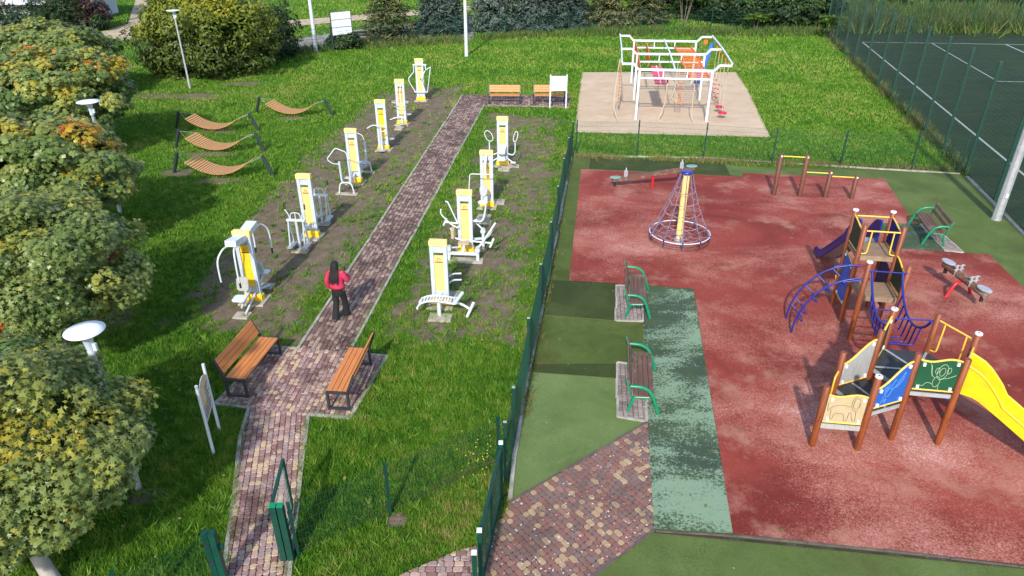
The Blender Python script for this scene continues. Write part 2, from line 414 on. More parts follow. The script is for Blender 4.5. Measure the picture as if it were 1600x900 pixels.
def pave(parent, regions, ang, w, lens, z0, z1, mt, gap=.008, cut=.018, limit=300, origin=(0, 0), name='paver'):
    ca, sa = math.cos(ang), math.sin(ang); pieces = []
    loc = lambda p: ((p[0]-origin[0])*ca+(p[1]-origin[1])*sa, -(p[0]-origin[0])*sa+(p[1]-origin[1])*ca)
    glo = lambda p: (origin[0]+p[0]*ca-p[1]*sa, origin[1]+p[0]*sa+p[1]*ca)
    for reg in regions:
        lr = ccw([loc(p) for p in reg]); x0 = min(p[0] for p in lr); x1 = max(p[0] for p in lr); y0 = min(p[1] for p in lr); y1 = max(p[1] for p in lr)
        for c in range(math.floor(x0/w), math.ceil(x1/w)):
            rr = random.Random(c*7919+11); y = math.floor(y0)-2-rr.random()*.2
            while y < y1:
                L = rr.choice(lens)
                if y+L > y0:
                    g = gap/2; a0, a1, b0, b1 = c*w+g, (c+1)*w-g, y+g, y+L-g; k = cut
                    j = lambda: rr.uniform(-.003, .003)
                    rect = [(a0+k, b0+j()), (a1-k, b0+j()), (a1+j(), b0+k), (a1+j(), b1-k), (a1-k, b1+j()), (a0+k, b1+j()), (a0+j(), b1-k), (a0+j(), b0+k)]
                    pc = clip(rect, lr)
                    if len(pc) > 2 and area(pc) > .0012: pieces.append([glo(p) for p in pc])
                y += L
    def shown(pc):
        cx = sum(p[0] for p in pc)/len(pc); cy = sum(p[1] for p in pc)/len(pc)
        dz = cy*math.cos(PITCH)+CAMH*math.sin(PITCH); v = 450+FPX*(CAMH*math.cos(PITCH)-cy*math.sin(PITCH))/dz
        return 1e9 if v > 896 else dz**3/area(pc)
    pieces.sort(key=shown); rest = MB()
    for i, pc in enumerate(pieces):
        top = z1+random.uniform(-.003, .003)
        if i < limit:
            cx = sum(p[0] for p in pc)/len(pc); cy = sum(p[1] for p in pc)/len(pc)
            o = MB().prism([(x-cx, y-cy) for x, y in pc], z0, top, .009, .007).build(name, mt, parent); o.location = (cx, cy, 0)
        else: rest.prism(pc, z0, top, .009, .007)
    if rest.v:
        o = rest.build(name+'_field', mt, parent); o['kind'] = 'stuff'
def kerb(parent, pts, w=.07, z=.035, L=1.0, mt='kerb'):
    for a, b_ in zip(pts[:-1], pts[1:]):
        a = Vector((*a, 0)); b_ = Vector((*b_, 0)); n = max(1, round((b_-a).length/L)); d = (b_-a)/n
        for i in range(n):
            p = a+d*i+d.normalized()*.004; q = a+d*(i+1)-d.normalized()*.004; j = random.uniform(-.008, .008)
            side = Vector((-d.y, d.x, 0)).normalized()*random.uniform(-.012, .012)
            MB().beam(p+side+Vector((0, 0, z/2+j-.02)), q+side+Vector((0, 0, z/2+j-.02)), w, z+.04).build('kerb_stone', mt, parent)
# ================================================================ THE SETTING
# paved path (left), its plaza and the strip by the far benches
PATH_LOW = [(-5.83, 12.337), (-5.70, 11.4), (-4.53, 7.0), (-3.52, 7.0), (-4.46, 12.113)]
PLAZA = [(-6.63, 12.47), (-3.51, 11.96), (-3.08, 14.38), (-6.08, 14.84)]
PATH_UP = [(-5.38, 14.72), (-4.06, 14.52), (-1.58, 39.7), (-1.50, 42.2), (-2.95, 42.3)]
PATH_END = [(-1.62, 39.4), (3.2, 39.2), (3.6, 42.2), (-1.50, 42.2)]
ENTRY = P2((1012, 661), (1022, 829), (893, 925), (757, 930), (760, 845), (797, 786))
ENTRY_OUT = P2((757, 930), (540, 935), (640, 893), (700, 864), (760, 852))
SAND = P2((909, 113), (1150, 113), (1168, 140), (1204, 215), (898, 207), (903, 160))
A_, B_ = Vector((17.45, 21.2)), Vector((28.6, 67.6)); CDIR = (B_-A_).normalized(); CPERP = Vector((CDIR.y, -CDIR.x))
def on_court(s): return A_+CDIR*s
PLAY = P2((893, 243), (1200, 262), (1498, 271))+[tuple(A_+CDIR*6.4), tuple(A_-CDIR*9)]+P2((1640, 935), (893, 930))+[ENTRY[1], ENTRY[0], ENTRY[5]]+P2((809, 662), (850, 475))
COURT = [tuple(A_-CDIR*6), tuple(on_court(47.6)), (60, 64.5), (60, 13)]
SEAMS = [[(-5.72, 12.0), (-4.52, 11.75), (-4.50, 12.5), (-5.80, 12.7)], [(-5.34, 14.3), (-4.12, 14.1), (-4.08, 15.0), (-5.28, 15.1)], [(-2.9, 39.5), (-1.2, 39.7), (-1.2, 42.1), (-2.9, 42.2)], P2((765, 925), (700, 925), (735, 868), (768, 850))]
HARD = [PATH_LOW, PLAZA, PATH_UP, PATH_END, ENTRY, ENTRY_OUT, SAND, PLAY, COURT]
GRAVEL = P2((400, 72), (455, 62), (520, 52), (640, 36), (740, 30), (740, 62), (640, 66), (560, 72), (480, 80), (440, 84))
DIRT = P2((395, 47), (520, 36), (640, 25), (745, 15), (742, 9), (640, 17), (520, 27), (395, 37))
DIRT2 = P2((158, 50), (200, 38), (212, 0), (232, 0), (225, 30), (205, 62), (170, 66))
soilL = P2((238, 512), (330, 420), (415, 310), (470, 255), (520, 205), (590, 150), (640, 133), (726, 135), (716, 160), (545, 425), (470, 545), (440, 535), (330, 528))
soilR = P2((640, 400), (700, 300), (752, 200), (765, 176), (890, 185), (880, 260), (845, 420), (815, 540), (640, 545), (572, 530))
dryP = P2((480, 880), (620, 800), (770, 735), (760, 860), (690, 870), (600, 905), (450, 920))
spots = [(*at(340, 204)[:2], 1.1, .5), (*at(330, 240)[:2], 1.4, .45), (*at(345, 282)[:2], 1.3, .5), (*at(455, 184)[:2], 1.0, .4), (*at(275, 270)[:2], .9, .7), (*at(280, 150)[:2], 3.5, 1.0),
         (*at(660, 150)[:2], 2.2, 1.6), (*at(380, 130)[:2], 1.8, .8), (*at(1190, 100)[:2], .6, .6), (*at(620, 812)[:2], .28, .22), (*at(230, 775)[:2], .5, .35), (*at(120, 700)[:2], 1.2, 1.0), (*at(120, 500)[:2], 1.8, 1.4)]
def soil_at(x, y):
    n = fbm(x, y, .9, 3); n2 = fbm(x, y, 3.1, 9)
    s = np.zeros_like(x)
    for pl, k, wd in ((soilL, .84, 1.0), (soilR, .62, .9)):
        d = edge_dist(x, y, pl); ins = inside(x, y, pl)
        base = np.where(ins, np.clip(d/wd, 0, 1)*.5+.5, np.clip(.5-d/.7, 0, .5))*k
        s = np.maximum(s, base*(.42+1.15*n)+(n2-.5)*.55*(base > .1))
    for cx, cy, rx, ry in spots:
        q = ((x-cx)/rx)**2+((y-cy)/ry)**2
        s = np.maximum(s, np.clip(1.25-q, 0, 1)*(.25+.95*n))
    fl = edge_dist(x, y, PLAY); s = np.maximum(s, np.clip(.7-fl/.45, 0, 1)*(n2+.25)*(y > 9))
    fl = edge_dist(x, y, COURT); s = np.maximum(s, np.clip(.75-fl/.5, 0, 1)*(n2+.15))
    s = s+np.clip((fbm(x, y, .5, 41)-.64)*2.2, 0, .45)*(y < 60)*np.where(y < 24, .5, 1)
    return np.clip(s, 0, 1)
def dry_at(x, y):
    d = np.where(inside(x, y, dryP), .75, 0)*np.clip(edge_dist(x, y, dryP)/.4, 0, 1)
    d = d+np.clip((fbm(x, y, .35, 77)-.55)*2.2, 0, .4)*np.where(y < 24, .45, .55)
    d = np.maximum(d, np.clip(.7-edge_dist(x, y, PLAY)/.9, 0, 1)*.9*(y > 28))
    return np.clip(d, 0, 1)
def axis(a, b_, step, lo, hi, k=1.35):
    mid = list(np.arange(a, b_, step)); l = []; s = step; p = a
    while p > lo: s *= k; p -= s; l.append(p)
    r_ = []; s = step; p = mid[-1]
    while p < hi: s *= k; p += s; r_.append(p)
    return np.array(l[::-1]+mid+r_)
xs = axis(-19, 4, .14, -400, 400); ys = axis(5.5, 45, .14, -150, 700)
gx, gy = np.meshgrid(xs, ys); V = np.stack([gx.ravel(), gy.ravel(), np.zeros(gx.size)], 1)
nx, ny = len(xs), len(ys); ii, jj = np.meshgrid(np.arange(nx-1), np.arange(ny-1)); q = (jj*nx+ii).ravel()
V[:, 2] = np.where(V[:, 1] < 46, (fbm(V[:, 0], V[:, 1], .8, 5)-.5)*.03-.02, -.01)
lawn = raw_mesh('lawn_ground', V, np.stack([q, q+1, q+nx+1, q+nx], 1), 'lawn', dict(soil=soil_at(V[:, 0], V[:, 1]), dry=dry_at(V[:, 0], V[:, 1])), smooth=True)
lawn['kind'] = 'structure'
# play surfaces
sheet('playground_ground', PLAY, .006, 'green_rubber')
for nm, pl, mt, z in (
        ('green_patch', P2((890, 255), (921, 245), (918, 265), (908, 265), (889, 439), (860, 437)), 'green_rubber_mid', .010),
        ('green_patch', P2((923, 245), (1131, 253), (1141, 274), (1160, 276), (920, 264)), 'green_rubber_dark', .010),
        ('green_patch', P2((859, 438), (965, 442), (964, 501), (846, 492)), 'green_rubber_dark', .010),
        ('green_patch', P2((846, 493), (963, 502), (1004, 505), (1005, 560), (964, 567), (831, 568)), 'green_rubber_mid', .010),
        ('green_patch', P2((831, 569), (963, 568), (963, 591), (827, 581)), 'green_rubber_dark', .010),
        ('green_patch', P2((827, 582), (963, 592), (963, 653), (1009, 661), (800, 784), (802, 700)), 'green_rubber_light', .010),
        ('mint_ground', P2((1003, 447), (1083, 452), (1145, 834), (1022, 827), (1012, 661), (1007, 560)), 'mint_rubber', .016),
        ('mint_ground', P2((1362, 350), (1440, 352), (1478, 393), (1405, 389)), 'mint_rubber', .016),
        ('red_ground', P2((908, 265), (1160, 277), (1161, 271), (1382, 280), (1425, 345), (1440, 351), (1361, 349), (1404, 389), (1478, 394), (1545, 398), (1620, 470), (1700, 894), (1145, 835), (1084, 452), (1003, 446), (889, 439)), 'red_rubber', .020)):
    sheet(nm, pl, z, mt)
sheet('sand_pit', SAND, .012, 'sand')
court = sheet('sports_court', COURT, .010, 'court_turf')
def court_line(a, b_, w=.11):
    a = Vector((*a, 0)); b_ = Vector((*b_, 0)); d = (b_-a).normalized(); s = Vector((-d.y, d.x, 0))*w/2
    sheet('court_line', [tuple((p+q)[:2]) for p, q in ((a, -s), (b_, -s), (b_, s), (a, s))], .016, 'line_white', parent=court)
c0 = Vector((29.4, 61.3)); e1 = Vector((14.5, -1.45)).normalized()
court_line(c0, c0-CDIR*48); court_line(c0+e1*.08, c0+e1*30); court_line(Vector((34.9, 60.75)), Vector((34.9, 60.75))-CDIR*15.2); court_line(Vector((31.3, 45.98))+e1*.07, Vector((31.3, 45.98))+e1*26); court_line(Vector((40.7, 60.17)), Vector((40.7, 60.17))-CDIR*9)
# kerbs of the playground
pk = sheet('playground_kerb', [(p[0], p[1]) for p in (at(1020, 829), at(1640, 890), at(1640, 894), at(1018, 833))], .018, 'joint_sand'); pk['kind'] = 'structure'
kerb(pk, P2((893, 247), (854, 450), (827, 580), (803, 720), (797, 780)), .08, .05)
kerb(pk, P2((1024, 831), (1145, 838), (1380, 861), (1700, 899)), .035, .03, 1.2, 'dark_kerb')  # front kerb coloured dark to paint in the shadow line below the raised rubber
kerb(pk, [tuple(on_court(s)+CPERP*-.16) for s in (-8, 6.5)], .12, .06)
kerb(pk, P2((897, 243), (1098, 247), (1312, 260), (1500, 272)), .06, .04)
# background ground
sheet('gravel_ground', GRAVEL, .02, 'gravel'); sheet('dirt_path', DIRT, .03, 'dirt_path'); sheet('dirt_path', DIRT2, .03, 'dirt_path')
# paving
path = sheet('path', PATH_LOW, .004, 'joint_sand')
for pl in (PLAZA, PATH_UP, PATH_END): sheet('path_bed', pl, .003+.001*random.random(), 'joint_sand', parent=path)
pave(path, [PATH_LOW], .215, .112, (.112, .112, .168), .004, .03, 'paver', limit=300)
pave(path, [PLAZA], -.05, .115, (.115, .115, .172), .004, .03, 'paver', limit=0)
pave(path, [PATH_UP], -.09, .125, (.125, .19, .25), .004, .03, 'paver_up', gap=.012, limit=0)
pave(path, [PATH_END], -.03, .16, (.16, .24), .004, .03, 'paver_up', gap=.014, limit=0)
kerb(path, [PATH_LOW[2], PATH_LOW[1], PATH_LOW[0], PLAZA[0]]); kerb(path, [PLAZA[0], PLAZA[3], PATH_UP[0]]); kerb(path, [PATH_LOW[3], PATH_LOW[4], PLAZA[1], PLAZA[2], PATH_UP[1]])
kerb(path, [PATH_UP[0], PATH_UP[4]]); kerb(path, [PATH_UP[1], PATH_UP[2], PATH_END[1]])
entry = sheet('entrance_pavement', ENTRY, .010, 'joint_sand'); sheet('pavement_bed', ENTRY_OUT, .010, 'joint_sand', parent=entry)
ed = Vector(ENTRY[0])-Vector(ENTRY[5]); eang = math.atan2(ed.y, ed.x)
pave(entry, [ENTRY], eang, .112, (.112, .112, .172), .010, .034, 'paver_entry', limit=300)
pave(entry, [ENTRY_OUT], eang+.9, .112, (.112, .172), .010, .034, 'paver', limit=0)
kerb(entry, [ENTRY[5], ENTRY[0]], .05, .04, 1.0, 'dark_kerb'); kerb(entry, [ENTRY[1], ENTRY[2]], .06, .04, 1.0, 'dark_kerb')
pads = []
for pl, an in ((P2((963, 447), (1003, 448), (1004, 503), (962, 502)), -.1), (P2((964, 568), (1008, 574), (1011, 660), (964, 652)), -.1), (P2((1437, 352), (1457, 353), (1504, 396), (1477, 393)), .2)):
    o = sheet('bench_pad', pl, .018, 'joint_sand'); pave(o, [pl], an, .11, (.2,), .018, .036, 'paver_pad', cut=.004, limit=300); kerb(o, pl+[pl[0]], .05, .05, .8)
# pale specks fallen on the paving
mb = MB()
for reg, n, z in ((ENTRY, 130, .037), (PLAZA, 45, .034), (PATH_LOW, 35, .034), (PATH_UP, 70, .034)):
    x0, x1 = min(p[0] for p in reg), max(p[0] for p in reg); y0, y1 = min(p[1] for p in reg), max(min(p[1] for p in reg)+.1, min(22, max(p[1] for p in reg)))
    k = 0
    while k < n:
        x, y = random.uniform(x0, x1), random.uniform(y0, y1); k += 1
        if not inside(np.array([x]), np.array([y]), reg)[0]: continue
        r0 = random.uniform(.008, .022); a0 = random.random()*6
        mb.prism([(x+r0*math.cos(a0+i*1.256)*random.uniform(.6, 1), y+r0*math.sin(a0+i*1.256)*random.uniform(.5, 1)) for i in range(5)], z-.002, z+.003)
o = tag(mb.build('fallen_petals', 'litter_pale'), 'tiny pale fallen petals scattered over the paving stones', 'petals'); o['kind'] = 'stuff'

PL, NL, TL = [], [], []
for k in range(700):
    x, y = random.uniform(-9, 12), random.uniform(7.2, 26)
    if random.random() > (.9 if x < -4 else .35): continue
    PL.append((x, y, random.uniform(.034, .05))); NL.append((random.gauss(0, .25), random.gauss(0, .25), 1)); TL.append(random.choice((.62, .75, .95, 1.0)))
FALLEN = (PL, NL, TL)
# ---------------------------------------------------------------- grass
def blades(P, Hh, Wd, tint, lean=.6):
    n = len(P); a = rng.uniform(0, 2*np.pi, n); d = np.stack([np.cos(a), np.sin(a), np.zeros(n)], 1)
    b2 = rng.uniform(0, 2*np.pi, n); l = np.stack([np.cos(b2), np.sin(b2), np.zeros(n)], 1)*(Hh*lean*rng.uniform(.2, 1.2, n))[:, None]
    V = np.empty((n, 3, 3)); V[:, 0] = P-d*(Wd/2)[:, None]; V[:, 1] = P+d*(Wd/2)[:, None]; V[:, 2] = P+l+np.array([0, 0, 1])*Hh[:, None]
    return V.reshape(-1, 3), np.repeat(tint, 3)
GV, GT = [], []
def grass_zone(x0, x1, y0, y1, dens, h, w, keep=None):
    n = int((x1-x0)*(y1-y0)*dens); x = rng.uniform(x0, x1, n); y = rng.uniform(y0, y1, n)
    ok = (np.abs(x) < (y*.88+CAMH*.475)*.735+1.5)
    x, y = x[ok], y[ok]
    bad = np.zeros(len(x), bool)
    for pl in HARD: bad |= inside(x, y, pl) & ((edge_dist(x, y, pl) > .05+.10*rng.random(len(x))**3) if pl is not PLAY else True)
    for pl in SEAMS: bad |= inside(x, y, pl)
    for pl in (GRAVEL, DIRT, DIRT2): bad |= inside(x, y, pl) & (rng.random(len(x)) < .93)
    s = soil_at(x, y); tuft = fbm(x, y, 5.0, 23, 3)
    thr = np.clip((.62-s)*3.0, 0, 1); thr = np.maximum(thr, np.clip((tuft-.58)*9, 0, .75)*(s < .92)); bad |= rng.random(len(x)) > thr
    x, y, tuft, s = x[~bad], y[~bad], tuft[~bad], s[~bad]; n = len(x)
    t_ = .17+.72*fbm(x, y, .45, 31)+(tuft-.5)*.75+rng.normal(0, .13, n)+dry_at(x, y)*.28+np.clip((y-22)/20, 0, 1)*.07
    t_ = np.where(rng.random(n) < .012, .93, t_)
    hh = h*(.45+1.0*tuft)*rng.uniform(.6, 1.35, n)*(1-.35*s)
    P = np.stack([x, y, np.full(n, -.015)], 1); v, tt = blades(P, hh, w*rng.uniform(.7, 1.3, n), np.clip(t_, 0, 1)); GV.append(v); GT.append(tt)
grass_zone(-11, 1.2, 6.6, 12, 3600, .088, .0125)
grass_zone(-14, 1.2, 12, 18, 2300, .085, .015)
grass_zone(-20, 2.4, 18, 27, 800, .085, .023)
grass_zone(-26, 3.5, 27, 36, 380, .09, .034)
grass_zone(-34, 9, 36, 48, 210, .10, .048)
grass_zone(3, 21, 29, 36, 380, .09, .034); grass_zone(9, 24, 36, 48, 210, .10, .048)
grass_zone(-46, 29, 48, 64, 90, .13, .075)
grass_zone(-60, 34, 64, 95, 26, .16, .12)
def tufts(x0, x1, y0, y1, dens, h, w, k=14):
    n = int((x1-x0)*(y1-y0)*dens); x = rng.uniform(x0, x1, n); y = rng.uniform(y0, y1, n); bad = np.zeros(n, bool)
    for pl in HARD+SEAMS: bad |= inside(x, y, pl)
    s = soil_at(x, y); bad |= rng.random(n) > np.clip(.25+fbm(x, y, .7, 61)*1.1-.55*s, 0, 1); x, y = x[~bad], y[~bad]; n = len(x)
    sz = np.repeat(rng.uniform(.5, 1.4, n), k); tn = np.repeat(rng.uniform(.35, .85, n), k); X = np.repeat(x, k)+rng.normal(0, .035, n*k); Y = np.repeat(y, k)+rng.normal(0, .035, n*k)
    v, tt = blades(np.stack([X, Y, np.full(n*k, -.01)], 1), h*sz*rng.uniform(.6, 1.2, n*k), w*sz, np.clip(tn+rng.normal(0, .08, n*k), 0, 1), 1.5); GV.append(v); GT.append(tt)
tufts(-11, 1.2, 6.6, 18, 26, .10, .022); tufts(-13, 2.6, 18, 32, 11, .11, .034); tufts(-20, 20, 32, 48, 2, .13, .05, 10)
V = np.concatenate(GV); TT = np.concatenate(GT)
g = raw_mesh('grass', V, np.arange(len(V)).reshape(-1, 3), 'grass_blade', dict(tint=TT)); g['kind'] = 'stuff'; tag(g, 'short green lawn grass with bare worn patches between', 'grass')
# taller weeds along the fences
GV, GT = [], []
def weeds(a, b_, wd, n, h, w, tmean=.45):
    a = np.array(a); b_ = np.array(b_); u = rng.random(n)[:, None]; d = (b_-a)/np.linalg.norm(b_-a); pr = np.array([-d[1], d[0]])
    p = a+(b_-a)*u+pr*rng.normal(0, wd, n)[:, None]
    cl = fbm(p[:, 0], p[:, 1], .9, 13); k = rng.random(n) < np.clip((cl-.33)*4, .05, 1); p = p[k]; cl = cl[k]; n = len(p)
    v, tt = blades(np.column_stack([p, np.zeros(n)]), h*(.35+1.2*cl)*rng.uniform(.5, 1.4, n), w*rng.uniform(.6, 1.3, n), np.clip(tmean+(cl-.5)*.5+rng.normal(0, .18, n), 0, 1), .75); GV.append(v); GT.append(tt)
weeds((-24, 54), (-11, 59.5), .9, 4500, .50, .08, .36); weeds((-11, 59.5), (5.5, 66), .8, 4500, .42, .08, .42); weeds((5.5, 66), (28, 66.5), 1.0, 6000, .45, .08, .36)
weeds((30, 70), (62, 68), 1.6, 16000, 1.1, .12, .42); weeds((32, 76), (70, 74), 2.6, 16000, 1.3, .16, .36)
weeds(tuple(A_+CDIR*7), tuple(A_+CDIR*46), .25, 9000, .28, .03, .55); weeds((2.8, 30.3), (18.6, 28.6), .16, 6000, .16, .022, .7); weeds((2.5, 29.5), (.2, 12), .10, 5000, .15, .018, .55)
weeds((-3.6, 8.4), (-.3, 10.6), .05, 900, .12, .012, .5); weeds((-.2, 10.6), (-.55, 7.6), .06, 900, .16, .012, .7)
V = np.concatenate(GV); TT = np.concatenate(GT)
g = raw_mesh('weeds', V, np.arange(len(V)).reshape(-1, 3), 'weed_blade', dict(tint=TT)); g['kind'] = 'stuff'; tag(g, 'tall dry weeds growing along the foot of the fences', 'weeds')
# flowering weeds by the near fence
mb = MB()
for i in range(34):
    p = at(random.gauss(752, 16), random.gauss(722, 16)); h = random.uniform(.12, .3)
    mb.lathe([(.003, h-.01), (.016, h), (.004, h+.008)], (p.x, p.y, 0), 6)
o = tag(mb.build('yellow_flowers', 'yellow_flower'), 'small yellow wild flowers in the grass beside the dark green fence', 'flowers'); o['kind'] = 'stuff'
# ================================================================ FENCES
def wire_panel(a, b_, z0, z1, sv, sh, r, parent, mt, off):
    a = Vector(a); b_ = Vector(b_); L = (b_-a).length; d = (b_-a)/L; mb = MB(); s = Vector((-d.y, d.x, 0))
    n = max(2, round(L/sv))
    def bar(p, q, u, w):
        vs = [x+y for x in (p, q) for y in (-u-w, u-w, u+w, -u+w)]
        mb.add(vs, [(0, 4, 5, 1), (1, 5, 6, 2), (2, 6, 7, 3), (3, 7, 4, 0)])
    for i in range(1, n):
        p = a+d*(L*i/n); bar(p+Vector((0, 0, z0)), p+Vector((0, 0, z1)), d*r, s*r)
    m_ = max(1, round((z1-z0-.06)/sh))
    for j in range(m_+1):
        z = Vector((0, 0, z0+.03+(z1-z0-.06)*j/m_)); bar(a+z, b_+z, s*r*1.2, Vector((0, 0, r*1.2)))
    o = mb.build('wire_panel', mt, parent, off); return o
def fence(label, pts, h, post=.06, sv=.055, sh=.2, r=.0022, mt='fence_wire', skip=(), group=None, ph=None, cap=None, name='fence', clips=True):
    pts = [Vector((p[0], p[1], 0)) for p in pts]; t_ = thing(name, label, 'fence', pts[0], 0, group); off = pts[0]
    for i, p in enumerate(pts):
        d = (pts[min(i+1, len(pts)-1)]-pts[max(i-1, 0)]).normalized(); M = Matrix.Rotation(math.atan2(d.y, d.x), 3, 'Z')
        hp = (ph or h+.06); po = MB().box(p+Vector((0, 0, hp/2-.05)), (post*.7, post, hp+.1), M).build('post', 'fence_green', t_, off)
        MB().box(p+Vector((0, 0, hp+.008)), (post*.8, post*1.1, .016), M).build('post_cap', cap or 'fence_green', po, off)
        if clips:
            for z in (.25, h*.55, h-.15): MB().box(p+Vector((0, 0, z)), (post*1.1, post*1.5, .035), M).build('clip', 'dark_steel', po, off)
        if i < len(pts)-1 and i not in skip:
            nrm = Vector((-d.y, d.x, 0))*(post*.5)
            dd = (pts[i+1]-p).normalized()
            wire_panel(p+dd*post*.5+nrm, pts[i+1]-dd*post*.5+nrm, .06, h, sv, sh, r, t_, mt, off)
    return t_
long_pts = [(2.72, 30.75), (2.33, 28.2), (1.95, 25.46), (1.56, 22.47), (1.17, 19.37), (.76, 16.52), (.38, 13.75), (.03, 11.1), (-.13, 10.05)]
fence('long dark green wire mesh fence between the fitness lawn and the playground', long_pts, 1.42, cap='galvanised', r=.0024)
cross_pts = [tuple(at(x, y)[:2]) for x, y in ((897, 241), (995, 242), (1099, 247), (1206, 255), (1313, 259), (1424, 262), (1498, 270))]
fence('low green wire mesh fence between the climbing frame lawn and the red playground', [(cross_pts[0][0]+.08, cross_pts[0][1])]+cross_pts[1:], 1.5, .075, r=.0022)
g0, g1_ = (-3.72, 8.27), (-.16, 10.6)
lerp2 = lambda a, b_, u: (a[0]+(b_[0]-a[0])*u, a[1]+(b_[1]-a[1])*u)
fence('green wire mesh fence running from the open path gate to the long fence', [lerp2(g0, g1_, .02), lerp2(g0, g1_, .42), lerp2(g0, g1_, .97)], 1.15, r=.0019)
fence('green wire mesh fence leading off into the grass beside the tree', [(-4.78, 7.68), (-5.83, 6.96), (-7.9, 5.55)], 1.15, r=.0019)
# small gate on the path, standing open
t_ = thing('path_gate', 'open green metal gate with wire mesh hinged on a thick post beside the path', 'gate', (-3.80, 8.22, 0)); o_ = t_.location
for dx in (-.06, .06):
    p = MB().box((-3.80+dx, 8.22, .62), (.10, .09, 1.3)).build('post', 'fence_green', t_, o_); MB().box((-3.80+dx, 8.22, 1.28), (.104, .094, .02)).build('post_cap', 'bench_green', p, o_)
ga, gb = Vector((-3.90, 8.29, 0)), Vector((-4.02, 9.32, 0))
for a, b_ in (((0, 0, .12), (0, 0, 1.25)),):
    MB().beam(ga+Vector(a), ga+Vector(b_), .05, .05).build('leaf_stile', 'fence_green', t_, o_); MB().beam(gb+Vector(a), gb+Vector(b_), .05, .05).build('leaf_stile', 'fence_green', t_, o_)
for z in (.14, 1.23): MB().beam(ga+Vector((0, 0, z)), gb+Vector((0, 0, z)), .05, .05).build('leaf_rail', 'fence_green', t_, o_)
wire_panel(ga, gb, .14, 1.23, .075, .2, .0022, t_, 'galvanised', o_)
T([gb+Vector((-.06, -.1, .95)), gb+Vector((-.12, -.1, .95)), gb+Vector((-.12, -.24, .95))], .011, 6, .02).build('handle', 'galvanised', t_, o_)
t_ = thing('latch_post', 'thick green double gate post across the path from the open gate', 'post', (-4.72, 7.72, 0)); o_ = t_.location
for dx in (-.055, .055): MB().box((-4.72+dx, 7.72, .6), (.10, .10, 1.24)).build('upright', 'fence_green', t_, o_)
MB().box((-4.60, 7.76, .85), (.07, .05, .10)).build('latch', 'fence_green', t_, o_)
# entrance gate of the playground (closed, seen end on)
t_ = thing('playground_gate', 'green framed wire mesh gate at the playground entrance paving', 'gate', (-.2, 9.6, 0)); o_ = t_.location
ga, gb = Vector((-.20, 9.62, 0)), Vector((-.50, 7.62, 0))
for p in (ga, gb, Vector((-.56, 7.2, 0))):
    q_ = MB().box(p+Vector((0, 0, .66)), (.07, .07, 1.4)).build('post', 'fence_green', t_, o_); MB().box(p+Vector((0, 0, 1.37)), (.078, .078, .03)).build('post_cap', 'white_board', q_, o_)
d = (gb-ga).normalized()
for z in (.12, 1.26): MB().beam(ga+d*.08+Vector((0, 0, z)), gb-d*.08+Vector((0, 0, z)), .05, .05).build('leaf_rail', 'fence_green', t_, o_)
for p in (ga+d*.08, ga+(gb-ga)*.52, gb-d*.08): MB().beam(p+Vector((0, 0, .14)), p+Vector((0, 0, 1.25)), .045, .045).build('leaf_stile', 'fence_green', t_, o_)
wire_panel(ga+d*.1, gb-d*.1, .14, 1.25, .05, .2, .003, t_, 'fence_wire', o_)
# tall court fence
cp = [tuple(on_court(s)) for s in [-3.2, 0.4, 3.8, 7.2, 10.4, 13.6, 17.0, 20.8, 24.6, 28.6, 32.6, 36.8, 41.2, 46.5]]
fence('tall green mesh fence along the side of the dark green sports court', cp, 4.45, .11, .11, .15, .0028, 'court_wire', ph=4.5, clips=False)
rp = [tuple(Vector(cp[-1])+(Vector((46, 66.2))-Vector(cp[-1]))*u+Vector((.3, .2))) for u in (.02, .25, .5, .72, .94, 1.2, 1.5)]
fence('tall green mesh fence along the far end of the sports court', rp, 4.6, .09, .16, .2, .006, 'court_wire', ph=4.6, clips=False)
bgp = [tuple(at(x, y)[:2]) for x, y in ((451, 88), (520, 80), (587, 71), (653, 66), (714, 60), (790, 55), (888, 50), (1000, 50), (1110, 48), (1230, 46))]
fence('green mesh fence in the weeds in front of the conifers', bgp, 1.75, .08, .14, .25, .004, 'fence_wire', clips=False)
fence('short green fence end standing in the hedge by the leaning lamp post', [tuple(at(x, y)[:2]) for x, y in ((216, 92), (160, 100))], 1.6, .08, .14, .25, .004, 'fence_wire', clips=False)

# ================================================================ LAMPS AND POLES
def lamp(name, loc, h, label, rad=.31, tilt=(0, 0)):
    t_ = thing(name, label, 'street lamp', loc, 0, 'disc top street lamps'); t_.rotation_euler = (tilt[0], tilt[1], 0)
    MB().lathe([(.07, -.3), (.07, .5), (.062, .55), (.046, h-.5)], n=14).build('pole', 'galvanised', t_)
    hd = MB().lathe([(.046, h-.5), (.07, h-.48), (.07, h-.42), (.06, h-.40), (.085, h-.2), (.10, h-.16), (.10, h-.10), (.08, h-.08)], n=16).build('lamp_head', 'light_metal', t_)
    MB().box((.10, -.02, h-.33), (.06, .05, .14)).build('bracket', 'white_metal', hd)
    MB().lathe([(.08, h-.085), (.16, h-.07), (rad, h-.03), (rad+.01, h-.015), (rad*.6, h+.0), (.02, h+.01)], n=32).build('disc_shade', 'white_board', t_)
lamp('street_lamp', at(216, 762), 3.55, 'street lamp with broad white disc rising beside the path info board')
lamp('street_lamp', at(188, 332), 4.05, 'street lamp with white disc standing between the maple crowns', .37)
lamp('street_lamp', at(297, 138), 4.55, 'street lamp in front of the big yellow-green bush', .39)
def pole(name, loc, h, r0, r1, label, sides=16, mt='galvanised'):
    t_ = thing(name, label, 'pole', loc)
    MB().lathe([(r0*1.15, -.02), (r0*1.15, .04)], n=sides).build('base_plate', mt, t_)
    MB().lathe([(r0, -.3), (r1, h)], n=sides, smooth=sides > 10).build('shaft', mt, t_); return t_
pole('light_pole', at(494, 81), 8.5, .16, .09, 'pale slim light pole left of the white panelled board', mt='white_metal')
